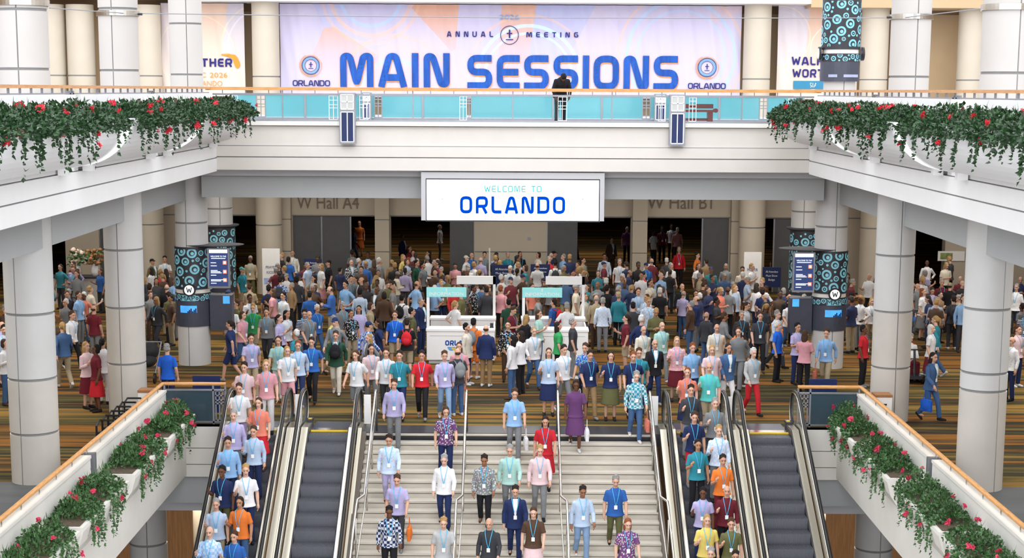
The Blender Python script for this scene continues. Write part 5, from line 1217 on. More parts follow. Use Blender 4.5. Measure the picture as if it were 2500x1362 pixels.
# (u, v of the crown, top, bottom, hair, skin, facing in degrees, pose, extras)
S = [
 (656, 697, 'navy tee', 'black trousers', 'short black', 1, 180, 'stand', 'pack:black'), (691, 714, 'white polo', 'black trousers', 'short dark', 0, -40, 'stand', ''), (766, 672, 'white blouse', 'grey trousers', 'long dark', 1, -60, 'stand', ''),
 (743, 754, 'navy striped polo', 'grey trousers', 'short dark', 0, 10, 'phone', ''), (700, 758, 'white blouse', 'maroon skirt', 'long black', 5, 60, 'talk', ''), (722, 676, 'charcoal shirt', 'black trousers', 'short black', 4, 180, 'stand', ''),
 (687, 676, 'blue plaid shirt', 'khaki trousers', 'short dark', 0, 170, 'stand', 'pack:charcoal'), (756, 712, 'blue shirt', 'navy trousers', 'short dark', 0, 180, 'stand', ''), (862, 674, 'grey tee', 'jeans', 'short dark', 0, 20, 'talk', ''), (877, 676, 'charcoal suit', 'charcoal trousers', 'bald brown', 0, -70, 'stand', 'nolan'),
 (879, 705, 'pale blue shirt', 'khaki trousers', 'short black', 4, 180, 'stand', ''), (920, 700, 'brown jacket', 'black trousers', 'bald black', 4, -30, 'stand', ''), (938, 712, 'brown coat', 'black trousers', 'bob dark', 4, 180, 'stand', ''), (876, 746, 'lavender dress', 'lavender skirt', 'long black', 5, 0, 'stand', ''),
 (836, 737, 'grey tee', 'jeans', 'cap grey', 0, 30, 'walk', ''), (812, 771, 'yellow shirt', 'khaki trousers', 'short grey', 2, 60, 'walk', ''), (982, 720, 'white shirt', 'navy trousers', 'short black', 1, 160, 'stand', 'pack:black'), (1028, 728, 'navy suit', 'navy trousers', 'short grey', 0, 60, 'stand', ''),
 (1006, 752, 'olive tee', 'charcoal trousers', 'short black', 1, 100, 'stand', 'pack:charcoal'), (964, 760, 'royal blue tee', 'khaki shorts', 'short brown', 0, 0, 'stand', ''), (993, 779, 'black tee', 'khaki shorts', 'short dark', 0, 180, 'walk', 'pack:red'), (1112, 734, 'white blouse', 'black trousers', 'ponytail blond', 2, 130, 'hip', 'nolan'),
 (1158, 697, 'black floral blouse', 'black trousers', 'short black', 4, 60, 'stand', ''), (1190, 700, 'charcoal blazer', 'charcoal trousers', 'short dark', 0, 180, 'stand', 'nolan'), (1221, 698, 'pink shirt', 'black trousers', 'short auburn', 0, 150, 'stand', ''), (1235, 730, 'dark green tee', 'grey trousers', 'short black', 1, 170, 'stand', ''),
 (1250, 748, 'maroon polo', 'navy trousers', 'short brown', 0, 60, 'phone', ''), (1140, 790, 'cream hoodie', 'navy trousers', 'short black', 1, 70, 'stand', 'beard'), (1157, 778, 'orange tee', 'orange shorts', 'short black', 1, 160, 'stand', 'pack:grey'), (1187, 793, 'navy blazer', 'tan trousers', 'bald brown', 2, 165, 'stand', 'nolan'),
 (1240, 784, 'black floral shirt', 'brown trousers', 'short dark', 0, 0, 'stand', 'beard'), (1250, 818, 'white sweater', 'blue jeans', 'long black', 5, -110, 'talk', 'nolan'), (1116, 850, 'charcoal tee', 'blue jeans', 'bald brown', 0, -160, 'stand', 'pack:grey'), (1121, 836, 'pink blouse', 'coral shorts', 'long brown', 0, 0, 'stand', ''),
 (1001, 868, 'teal polo', 'navy trousers', 'short dark', 0, 0, 'walk', ''), (1002, 896, 'red tee', 'black trousers', 'short dark', 1, 0, 'walk', ''), (1060, 878, 'lavender shirt', 'pale jeans', 'short brown', 0, 10, 'walk', ''), (820, 808, 'dark green jacket', 'cream trousers', 'short brown', 0, 0, 'walk', 'front:black'),
 (727, 832, 'pale blue shirt', 'navy trousers', 'short auburn', 0, 10, 'walk', ''), (761, 824, 'blue polo', 'black trousers', 'short dark', 0, 0, 'walk', ''), (563, 741, 'white tee', 'khaki trousers', 'cap grey', 1, 180, 'stand', 'pack:brown'), (576, 733, 'olive polo', 'khaki shorts', 'short brown', 0, -60, 'stand', ''),
 (610, 720, 'white polo', 'green skirt', 'short black', 4, 30, 'walk', ''), (651, 752, 'grey polo', 'charcoal trousers', 'short brown', 0, 0, 'walk', ''), (618, 742, 'green tee', 'khaki shorts', 'short blond', 2, 0, 'walk', ''), (612, 815, 'lavender polo', 'khaki trousers', 'short dark', 0, 20, 'walk', ''), (680, 820, 'mint blouse', 'white trousers', 'long brown', 0, 0, 'walk', ''),
 (700, 845, 'white tee', 'pink shorts', 'long blond', 2, 20, 'walk', ''), (870, 855, 'white tee', 'grey shorts', 'long brown', 0, -20, 'walk', ''), (905, 840, 'pale pink blouse', 'grey trousers', 'long dark', 1, 20, 'walk', ''), (945, 850, 'white shirt', 'charcoal trousers', 'short brown', 0, 0, 'walk', ''), (590, 760, 'pink blouse', 'blue jeans', 'bob brown', 2, 60, 'walk', ''),
 (1350, 724, 'blue polo', 'charcoal trousers', 'short dark', 0, -120, 'stand', 'pack:red'), (1384, 739, 'white tee', 'black trousers', 'short grey', 0, 180, 'hip', 'nolan'), (1316, 757, 'mint blouse', 'jeans', 'long brown', 0, 70, 'talk', 'nolan'), (1363, 786, 'green tee', 'black trousers', 'long dark', 0, 100, 'stand', ''), (1399, 778, 'charcoal polo', 'grey trousers', 'short grey', 0, 90, 'stand', ''),
 (1452, 720, 'khaki shirt', 'brown trousers', 'bald grey', 2, 170, 'stand', ''), (1472, 727, 'pale blue plaid shirt', 'grey trousers', 'short grey', 0, 180, 'stand', ''), (1432, 717, 'cream shirt', 'grey trousers', 'short auburn', 0, 60, 'stand', ''), (1511, 714, 'teal jacket', 'black trousers', 'short khaki', 0, 160, 'stand', ''), (1483, 697, 'black shirt', 'black trousers', 'short black', 1, 150, 'stand', ''),
 (1559, 704, 'pale blue shirt', 'navy trousers', 'short brown', 0, 0, 'stand', ''), (1611, 703, 'black polo', 'black trousers', 'short white', 0, 180, 'stand', ''), (1666, 692, 'black suit', 'black trousers', 'bald grey', 0, 20, 'stand', ''), (1699, 709, 'navy blouse', 'black trousers', 'bob black', 5, 0, 'stand', ''), (1863, 705, 'navy polo', 'charcoal trousers', 'short dark', 1, 150, 'stand', ''),
 (1900, 785, 'royal blue tee', 'black trousers', 'short white', 0, 60, 'stand', ''), (1926, 716, 'black suit', 'black trousers', 'short black', 0, 20, 'stand', 'nolan,tote:orange'), (1962, 720, 'light blue shirt', 'grey trousers', 'short grey', 1, -40, 'stand', ''), (1946, 735, 'white floral blouse', 'white trousers', 'bob black', 4, 60, 'stand', ''), (1948, 789, 'lavender polo', 'navy trousers', 'short black', 1, 30, 'crossed', ''),
 (1966, 806, 'pink blouse', 'black trousers', 'long brown', 2, 150, 'crossed', 'nolan'), (2076, 713, 'charcoal tee', 'grey trousers', 'cap black', 0, 70, 'phone', ''), (2019, 803, 'light blue shirt', 'khaki trousers', 'short brown', 0, -20, 'walk', 'tote:coral'), (2110, 795, 'red polo', 'black trousers', 'short black', 4, 60, 'stand', ''), (2258, 789, 'white blouse', 'maroon skirt', 'long white', 2, 60, 'stand', ''),
 (2300, 682, 'maroon shirt', 'charcoal trousers', 'short grey', 0, 0, 'stand', ''), (2320, 690, 'black shirt', 'black trousers', 'cap khaki', 0, 150, 'talk', ''), (2254, 704, 'white floral blouse', 'grey skirt', 'long auburn', 2, 60, 'stand', ''), (2328, 722, 'charcoal tee', 'charcoal trousers', 'short dark', 0, 180, 'stand', 'pack:charcoal'), (2241, 692, 'grey polo', 'grey trousers', 'bald brown', 0, 40, 'stand', ''), (2285, 725, 'pale blue shirt', 'navy trousers', 'short grey', 0, 180, 'stand', ''),
 (2482, 694, 'white plaid shirt', 'charcoal trousers', 'short grey', 2, -30, 'talk', ''), (2487, 795, 'pale pink blouse', 'navy trousers', 'short brown', 0, 30, 'stand', ''), (2470, 822, 'white floral shirt', 'navy trousers', 'bald brown', 0, -60, 'stand', ''), (2478, 912, 'pale pink shirt', 'grey trousers', 'short grey', 2, -90, 'stand', ''), (2276, 860, 'denim jacket', 'blue jeans', 'long dark', 0, 40, 'walk', 'tote:royal blue'), (2385, 850, 'navy shirt', 'grey trousers', 'short dark', 0, 0, 'walk', ''),
 (1598, 828, 'black jacket', 'navy trousers', 'bald grey', 0, 10, 'walk', ''), (1692, 838, 'light blue polo', 'navy trousers', 'short auburn', 0, 10, 'walk', ''), (1775, 838, 'denim jacket', 'white trousers', 'long dark', 1, 20, 'walk', ''), (1838, 850, 'pale grey sweater', 'red trousers', 'short white', 2, 20, 'walk', ''), (1738, 842, 'pale pink blouse', 'white trousers', 'long blond', 2, 0, 'walk', ''), (1536, 864, 'navy tee', 'black trousers', 'short auburn', 0, 0, 'walk', ''),
 (1506, 876, 'navy blouse', 'olive skirt', 'bob dark', 0, 0, 'walk', ''), (1444, 856, 'navy polo', 'tan trousers', 'short dark', 1, 15, 'walk', 'tote:white'), (1430, 838, 'blue floral blouse', 'black trousers', 'short brown', 0, -20, 'walk', ''), (1653, 822, 'floral pink blouse', 'maroon skirt', 'long blond', 2, 0, 'walk', ''), (1560, 850, 'teal tee', 'navy trousers', 'short brown', 0, 0, 'walk', ''), (1271, 808, 'white tee', 'black trousers', 'long dark', 5, -120, 'crossed', 'nolan'), (1302, 798, 'white shirt', 'blue jeans', 'short khaki', 2, 20, 'walk', ''),
 (1340, 850, 'pale blue blouse', 'navy skirt', 'long brown', 0, 0, 'walk', ''), (1375, 842, 'white shirt', 'grey trousers', 'short dark', 0, 30, 'walk', ''), (1570, 795, 'cream shirt', 'grey trousers', 'bald brown', 0, 20, 'walk', ''), (1615, 785, 'mint polo', 'grey trousers', 'bald brown', 2, 20, 'walk', ''), (1750, 790, 'cream jacket', 'grey trousers', 'bald grey', 0, 0, 'walk', ''), (1800, 795, 'orange shirt', 'brown trousers', 'short dark', 1, 40, 'walk', ''), (1820, 738, 'white tee', 'charcoal trousers', 'short brown', 0, 60, 'walk', ''),
 (408, 840, 'royal blue polo', 'navy trousers', 'short grey', 0, 170, 'stand', 'nolan'), (399, 694, 'black suit', 'khaki trousers', 'bald grey', 2, 180, 'stand', 'nolan'), (374, 694, 'charcoal suit', 'olive trousers', 'short dark', 0, 170, 'stand', 'nolan'), (192, 712, 'light blue tee', 'grey trousers', 'short brown', 0, 70, 'stand', ''), (173, 760, 'white shirt', 'black trousers', 'short brown', 0, 60, 'walk', ''), (229, 745, 'maroon tee', 'grey trousers', 'bald brown', 0, 160, 'stand', ''),
 (216, 836, 'pale pink shirt', 'maroon skirt', 'long blond', 2, 60, 'talk', 'nolan'), (250, 826, 'white tee', 'white trousers', 'ponytail black', 1, 170, 'stand', 'nolan,bag:black'), (266, 842, 'maroon blouse', 'red skirt', 'bob black', 4, -60, 'stand', 'nolan'), (5, 785, 'lavender shirt', 'blue jeans', 'bald grey', 2, 60, 'stand', ''), (12, 828, 'white shirt', 'blue jeans', 'bob brown', 2, 70, 'talk', ''), (402, 626, 'white polo', 'khaki trousers', 'short black', 1, 10, 'crossed', ''), (372, 632, 'olive jacket', 'black trousers', 'cap black', 0, 60, 'stand', ''),
 (611, 626, 'khaki shirt', 'olive trousers', 'short grey', 4, 0, 'stand', ''), (591, 652, 'teal tee', 'khaki shorts', 'cap teal', 0, 60, 'stand', ''), (714, 612, 'cream plaid shirt', 'brown trousers', 'bald brown', 0, 0, 'stand', ''), (705, 628, 'blue tee', 'grey trousers', 'short dark', 0, 160, 'stand', ''), (757, 642, 'pale blue polo', 'khaki trousers', 'short grey', 0, 60, 'stand', ''), (778, 643, 'white floral blouse', 'pink skirt', 'long blond', 2, -60, 'stand', ''), (801, 635, 'black tee', 'black trousers', 'cap black', 0, -60, 'stand', 'bag:tan'),
 (865, 606, 'grey tee', 'black shorts', 'short dark', 4, 150, 'stand', ''), (898, 616, 'pale blue shirt', 'navy trousers', 'short dark', 4, 0, 'stand', ''), (858, 634, 'charcoal plaid jacket', 'grey trousers', 'bald grey', 2, 20, 'stand', ''), (985, 621, 'yellow floral dress', 'yellow skirt', 'long blond', 2, 60, 'stand', ''), (1011, 608, 'white shirt', 'navy trousers', 'short dark', 1, 0, 'stand', ''), (1046, 612, 'black jacket', 'black trousers', 'long black', 5, -70, 'stand', ''), (1068, 631, 'black polo', 'black trousers', 'bald grey', 0, -20, 'stand', ''),
 (1033, 641, 'grey tee', 'charcoal trousers', 'short black', 1, 60, 'stand', 'beard'), (1018, 636, 'dark green shirt', 'black trousers', 'short black', 0, 60, 'stand', ''), (998, 628, 'charcoal shirt', 'black trousers', 'long auburn', 2, 160, 'stand', 'bag:orange'), (1184, 594, 'light blue shirt', 'khaki trousers', 'short dark', 0, -40, 'stand', ''), (1155, 604, 'teal blouse', 'black trousers', 'short black', 4, 20, 'stand', ''), (1152, 617, 'blue polo', 'khaki shorts', 'bald brown', 0, 40, 'stand', ''), (1139, 624, 'white tee', 'black trousers', 'cap white', 2, 60, 'stand', ''),
 (1174, 628, 'lavender shirt', 'grey trousers', 'bald grey', 2, 160, 'stand', ''), (1190, 616, 'grey shirt', 'navy trousers', 'short dark', 0, 0, 'stand', ''), (1208, 617, 'pale blue polo', 'black trousers', 'short black', 3, 0, 'stand', 'beard'), (1237, 616, 'teal shirt', 'grey trousers', 'short grey', 0, 20, 'stand', ''), (1245, 650, 'white shirt', 'grey trousers', 'short white', 2, -20, 'stand', 'pack:black'), (1258, 600, 'light blue tee', 'navy trousers', 'short black', 4, 0, 'stand', ''), (1270, 614, 'black blouse', 'black skirt', 'long black', 5, 20, 'stand', ''),
 (1303, 607, 'white tee', 'khaki trousers', 'bob dark', 3, -20, 'stand', ''), (1316, 616, 'cream blouse', 'brown skirt', 'bob dark', 1, -60, 'stand', ''), (1344, 617, 'navy shirt', 'grey trousers', 'bald grey', 2, 140, 'stand', ''), (1353, 611, 'charcoal tee', 'black trousers', 'cap black', 1, 90, 'stand', ''), (1375, 621, 'light blue polo', 'charcoal trousers', 'short grey', 2, -60, 'stand', ''), (1312, 642, 'white polo', 'black trousers', 'bald brown', 0, 170, 'stand', ''), (1263, 655, 'white hoodie', 'blue jeans', 'ponytail dark', 1, 170, 'stand', ''), (1341, 637, 'white shirt', 'grey shorts', 'cap black', 0, 180, 'stand', 'pack:charcoal'),
 (1476, 620, 'pale blue striped shirt', 'grey trousers', 'short black', 3, 0, 'stand', ''), (1424, 629, 'khaki shirt', 'brown trousers', 'ponytail dark', 1, 60, 'stand', ''), (1513, 633, 'white tee', 'grey trousers', 'short grey', 2, 0, 'stand', ''), (1658, 604, 'red shirt', 'black trousers', 'short grey', 2, 0, 'stand', ''), (1749, 606, 'navy tee', 'charcoal trousers', 'short brown', 0, 0, 'stand', ''), (1793, 606, 'maroon shirt', 'black trousers', 'short brown', 0, 60, 'stand', ''), (1703, 617, 'orange tee', 'khaki shorts', 'short dark', 0, 60, 'stand', ''), (1578, 642, 'blue tee', 'grey trousers', 'cap navy', 0, 20, 'stand', ''),
 (877, 540, 'orange dress', 'orange skirt', 'long blond', 2, 0, 'stand', ''), (983, 573, 'navy suit', 'navy trousers', 'short dark', 4, 60, 'stand', 'nolan'), (1074, 548, 'white shirt', 'grey trousers', 'bald grey', 2, 90, 'stand', ''), (1531, 553, 'purple polo', 'black trousers', 'bald grey', 2, 170, 'stand', 'nolan'), (1654, 556, 'pink polo', 'brown trousers', 'short white', 2, 180, 'stand', 'nolan'), (1640, 548, 'white striped shirt', 'black trousers', 'short black', 4, 0, 'stand', ''), (1596, 562, 'white polo', 'charcoal trousers', 'short black', 4, 40, 'stand', ''), (1400, 548, 'red floral blouse', 'black trousers', 'long dark', 5, 60, 'walk', ''), (862, 556, 'navy tee', 'blue jeans', 'short black', 4, 90, 'walk', ''), (1617, 553, 'maroon polo', 'black trousers', 'short black', 4, 0, 'stand', ''), (1493, 580, 'brown jacket', 'brown trousers', 'short brown', 0, 30, 'stand', ''), (1000, 600, 'maroon dress', 'maroon skirt', 'long dark', 5, 60, 'stand', ''),
]
def zone(x, y, z):
    if z > 4: return 'leaning over the bridge rail'
    if y > YW: return 'inside the left hall' if x < 0 else 'inside the right hall'
    if x < -10.6: return 'beyond the left columns' if y < 58 else 'at the far left wall'
    if x > 10.6: return 'beyond the right columns' if y < 58 else 'at the far right wall'
    if y > 61: return 'by the left hall doors' if x < -2 else ('by the right hall doors' if x > 2 else 'by the central wall')
    sd = 'left' if x < 0 else 'right'
    if y > 52:
        return 'far behind the %s booth' % sd if abs(x) < 3.2 else 'in the far %s crowd' % sd
    if 47.8 < y <= 52 and -2.7 < x < 2.4: return 'inside the left booth' if x < -.5 else ('between the two booths' if x < .3 else 'inside the right booth')
    if y > 45.2: return 'in front of the booths' if abs(x) < 3 else ('beside the %s map column' % sd if abs(x) > 7 else 'in the middle %s crowd' % sd)
    if abs(x) < 3.4: return 'at the stair head'
    return 'near the %s escalator heads' % sd
def hairtxt(h):
    k, c = h
    if k == 'bald': return 'balding'
    if k == 'cap': return c + ' cap'
    return {'short': c + ' hair', 'long': 'long %s hair' % c, 'bob': c + ' bob', 'ponytail': c + ' ponytail'}[k]
def mklabel(top, bot, hair, zn):
    q = 'person in %s and %s, %s, %s' % (top, bot, hairtxt(hair), zn)
    return q if len(q.split()) <= 16 else 'person in %s, %s, %s' % (top, hairtxt(hair), zn)
OBST = [(-10.05, 33.2, .85), (-9.78, 40.3, .85), (-9.57, 47.9, .95), (9.83, 33, .85), (9.55, 40, .85), (9.5, 47.9, .95), (-10.25, 56, .95), (10.2, 56, .95), (-9.85, 65, .95), (9.68, 65, .95), (-14.65, 65, .9), (14.6, 65, .9), (-9.3, 61.8, .6), (9.27, 61.8, .6), (-7.85, 63, .6), (-.4, 60.5, .6), (1.07, 61.5, .6), (9.64, 59.5, .55), (-.83, 58, .4), (-10.3, 45, .75), (SCX, SCY, .85), (-7.75, 40.2, .6), (7.9, 40.2, .6), (-8.9, 47.8, .75), (8.8, 47.8, .75), (-9.02, 39.2, .55), (9.15, 39.1, .55)]
BOX = [(-2.95, -.2, 47.65, 49.05), (-2.95, -.2, 50.0, 51.3), (-.0, 2.65, 47.65, 49.05), (-.0, 2.65, 50.0, 51.3), (-19.6, -15.1, 60.8, 62.3), (-.9, -.1, 48, 51), (1.95, 2.65, 48, 51), (-10, -8, 33.5, 38.6)]
def inside_booth(x, y): return -2.7 < x < 2.4 and 49.05 < y < 50.3
P = []   # [x, y, spec]
for sp in S:
    q = on_z(sp[0], sp[1], 1.74); P.append([q.x, q.y, sp])
for it in range(70):
    for i in range(len(P)):
        for j in range(i):
            dx, dy = P[i][0] - P[j][0], P[i][1] - P[j][1]; d = sqrt(dx * dx + dy * dy) + 1e-6
            if d < .56:
                k = (.56 - d) / 2 / d; P[i][0] += dx * k; P[i][1] += dy * k; P[j][0] -= dx * k; P[j][1] -= dy * k
    for p in P:
        for ox, oy, r in OBST:
            dx, dy = p[0] - ox, p[1] - oy; d = sqrt(dx * dx + dy * dy) + 1e-6
            if d < r: p[0] += dx / d * (r - d); p[1] += dy / d * (r - d)
        for x0, x1, y0, y1 in BOX:
            if x0 < p[0] < x1 and y0 < p[1] < y1:
                o = [(p[0] - x0, 0, -1), (x1 - p[0], 0, 1), (p[1] - y0, 1, -1), (y1 - p[1], 1, 1)]
                if x1 - x0 > 1: o = o[2:]
                d, ax, sg = min(o); p[ax] += sg * d
        if 65.3 < p[1] < 66.9: p[1] = 65.25 if p[1] < 66.1 else 66.95
        if p[1] < 39.75: p[1] = 39.75
PERS = {}
for x, y, (u, v, top, bot, hs, skin, fc, pose, ex) in P:
    hr = tuple(hs.split()); zn = zone(x, y, 0)
    o = person((x, y, 0), radians(fc), top, bot, hr, skin, pose, mklabel(top, bot, hr, zn), h=1.74, lan='nolan' not in ex, beard='beard' in ex)
    PERS[(u, v)] = o; PEOPLE.append((x, y))
    for e in ex.split(','):
        if e.startswith('pack:'): backpack(o, e[5:], '%s backpack worn by person in %s, %s' % (e[5:], top, zn))
        if e.startswith('front:'): backpack(o, e[6:], '%s backpack worn on the chest by person in %s' % (e[6:], top), True)
        if e.startswith('tote:'): handbag(o, -1, e[5:], 'tote_bag', '%s tote bag held by person in %s, %s' % (e[5:], top, zn))
        if e.startswith('bag:'): handbag(o, 1, e[4:], 'handbag', '%s handbag carried by person in %s, %s' % (e[4:], top, zn), False)
# ---- the upper figure on the bridge, the seated reader
q = on_y(1368, 200, YB + .75)
person((q.x, YB + .62, 7.2), radians(8), 'black hoodie', 'black trousers', ('short', 'black'), 4, 'lean', 'person in black hoodie and trousers bending over the bridge rail', h=1.74, lan=False)
person((SCX, SCY + .2, 0), radians(10), 'white shirt', 'maroon trousers', ('short', 'grey'), 0, 'sit', 'seated person in white shirt reading papers on the red scooter', h=1.74, lan=False)
t = bx(SCX - .16, SCX + .16, SCY - .30, SCY - .29, .70, .92).build('paper_sheet', 'paper', label='white papers held by the person seated on the scooter', cat='papers')
t.rotation_euler = (radians(-35), 0, 0)
# ---- people on the stairs
def on_stairs(u, v, top, bot, hs, skin, ds, ex='', h=1.74):
    best = None
    for k in range(0, 24):
        y = Y0 - (k + .5) * TR + .06; z = -(k + 1) * RS; d = abs(project((0, y, z + h))[1] - v)
        if best is None or d < best[0]: best = (d, y, z)
    _, y, z = best; x = on_y(u, v, y).x
    x = min(max(x, -3.0), 3.05)
    for xx in (-1.09, 1.11):
        if abs(x - xx) < .33: x = xx + (.33 if x > xx else -.33)
    hr = tuple(hs.split())
    o = person((x, y, z), radians(random.uniform(-8, 8)), top, bot, hr, skin, 'stairs', mklabel(top, bot, hr, ds), h=h)
    for e in ex.split(','):
        if e.startswith('tote:'): handbag(o, 1, e[5:], 'tote_bag', '%s tote bag held by person in %s, on the stairs' % (e[5:], top))
    return o
CS = 'on the central stairs'
for a in ((962, 935, 'lavender shirt', 'grey trousers', 'short brown', 0), (950, 1052, 'pale blue floral shirt', 'lavender trousers', 'short dark', 1), (970, 1165, 'lavender polo', 'charcoal trousers', 'short brown', 0, 'tote:orange'), (950, 1235, 'navy plaid shirt', 'black trousers', 'short black', 4),
          (1088, 1000, 'purple floral blouse', 'navy trousers', 'bob brown', 0), (1085, 1110, 'white shirt', 'navy trousers', 'short grey', 2), (1183, 1105, 'grey floral shirt', 'black trousers', 'short dark', 3), (1256, 955, 'light blue tee', 'grey trousers', 'short brown', 0, 'tote:white'), (1245, 1075, 'mint shirt', 'grey trousers', 'short grey', 0), (1258, 1188, 'navy jacket', 'navy trousers', 'short dark', 0),
          (1303, 1225, 'brown polo', 'pale pink skirt', 'long brown', 2), (1345, 1022, 'red blouse', 'red skirt', 'long dark', 1), (1318, 1090, 'pale pink shirt', 'grey trousers', 'short blond', 2), (1406, 918, 'purple dress', 'purple skirt', 'bob dark', 4, 'tote:white'), (1553, 908, 'teal plaid shirt', 'blue jeans', 'short grey', 2, 'tote:coral'), (1422, 1180, 'pale blue shirt', 'pale jeans', 'short dark', 3), (1503, 1150, 'blue polo', 'olive trousers', 'short grey', 0), (1532, 1262, 'purple floral blouse', 'maroon trousers', 'long auburn', 2), (1195, 1250, 'charcoal shirt', 'black trousers', 'bald grey', 0), (1083, 1262, 'pale grey tee', 'khaki shorts', 'short blond', 2)):
    on_stairs(*a[:6], CS, *(a[6:]))
# ---- people riding down on the two busy escalators
def on_esc(xl, xr, k, side, top, bot, hs, skin, where):
    y = YE - .42 - .40 * k + .2; z = -(.04 + SL * .40 * (k - .6)) - .01 + .012 if k else .002
    hr = tuple(hs.split()); c = (xl + xr) / 2
    person((c + side * .26, y, z), radians(random.uniform(-12, 12)), top, bot, hr, skin, 'ride', mklabel(top, bot, hr, where), h=random.uniform(1.66, 1.80))
EL = 'on the left crowded escalator'; ER = 'on the right crowded escalator'
for k, sd, top, bot, hs, sk in ((0, -1, 'pale pink polo', 'khaki trousers', 'short dark', 0), (0, 1, 'pink blouse', 'white trousers', 'long blond', 2), (2, -1, 'white polo', 'lavender trousers', 'short brown', 0), (3, 1, 'coral blouse', 'red skirt', 'long brown', 2), (4, -1, 'lavender shirt', 'grey trousers', 'short grey', 2), (5, 1, 'pale blue shirt', 'navy trousers', 'short brown', 0), (6, -1, 'light blue shirt', 'navy trousers', 'short dark', 1), (8, 1, 'white tee', 'navy trousers', 'short blond', 2), (8, -1, 'navy polo', 'olive trousers', 'short black', 4), (10, 1, 'orange tee', 'blue jeans', 'bob dark', 5), (10, -1, 'pale blue polo', 'khaki trousers', 'short grey', 0), (12, 1, 'blue polo', 'black trousers', 'short brown', 0), (12, -1, 'light blue plaid shirt', 'navy trousers', 'bald grey', 2), (14, 1, 'navy shirt', 'charcoal trousers', 'short dark', 3), (14, -1, 'yellow polo', 'olive trousers', 'short brown', 0), (16, 1, 'charcoal polo', 'black trousers', 'short black', 1), (16, -1, 'brown shirt', 'navy trousers', 'short grey', 0)):
    on_esc(-6.85, -5.43, k, sd, top, bot, hs, sk, EL)
for k, sd, top, bot, hs, sk in ((0, -1, 'coral blouse', 'navy skirt', 'long auburn', 2), (0, 1, 'turquoise tee', 'khaki shorts', 'bald brown', 0), (2, -1, 'charcoal shirt', 'grey trousers', 'short dark', 0), (3, 1, 'grey shirt', 'charcoal trousers', 'short grey', 2), (4, -1, 'navy tee', 'red shorts', 'short brown', 0), (5, 1, 'pale blue plaid shirt', 'grey trousers', 'short blond', 2), (6, -1, 'teal blouse', 'black trousers', 'long black', 5), (7, 1, 'orange tee', 'maroon trousers', 'short dark', 1), (9, -1, 'lavender polo', 'navy trousers', 'short black', 4), (9, 1, 'maroon shirt', 'black trousers', 'bald grey', 0), (11, -1, 'yellow blouse', 'olive skirt', 'long blond', 2), (11, 1, 'olive polo', 'khaki trousers', 'short brown', 0), (13, -1, 'coral polo', 'white trousers', 'short grey', 2), (13, 1, 'teal shirt', 'grey trousers', 'short dark', 1), (15, 1, 'pink tee', 'maroon shorts', 'bob brown', 0), (15, -1, 'pale grey shirt', 'charcoal trousers', 'short white', 2)):
    on_esc(3.75, 5.18, k, sd, top, bot, hs, sk, ER)
# ---- the rest of the crowd
rng = random.Random(21)
TOPS = ['%s %s' % (c, k) for c in ('white', 'grey', 'pale grey', 'navy', 'blue', 'light blue', 'pale blue', 'black', 'charcoal', 'maroon', 'khaki', 'brown', 'tan', 'lavender', 'teal', 'olive', 'cream', 'grey', 'navy', 'black', 'charcoal', 'brown', 'maroon', 'white', 'denim') for k in ('polo', 'tee', 'shirt')] + ['navy blazer', 'charcoal suit', 'black jacket', 'brown jacket', 'grey blazer', 'navy striped polo', 'blue plaid shirt', 'red plaid shirt', 'pale blue plaid shirt', 'white floral blouse', 'pink floral blouse', 'black floral blouse', 'white blouse', 'coral blouse', 'teal blouse', 'grey sweater', 'white striped tee']
BOTS = ['khaki trousers', 'navy trousers', 'black trousers', 'grey trousers', 'charcoal trousers', 'blue jeans', 'brown trousers', 'khaki shorts', 'navy shorts', 'black skirt']
HAIRS = [('short', 'dark'), ('short', 'brown'), ('short', 'black'), ('short', 'grey'), ('short', 'blond'), ('short', 'white'), ('bald', 'grey'), ('bald', 'brown'), ('cap', 'grey'), ('cap', 'navy'), ('long', 'brown'), ('long', 'dark'), ('long', 'blond'), ('bob', 'brown'), ('bob', 'grey'), ('ponytail', 'dark'), ('ponytail', 'blond')]
NTOT = 299
nfill = 0; tries = 0
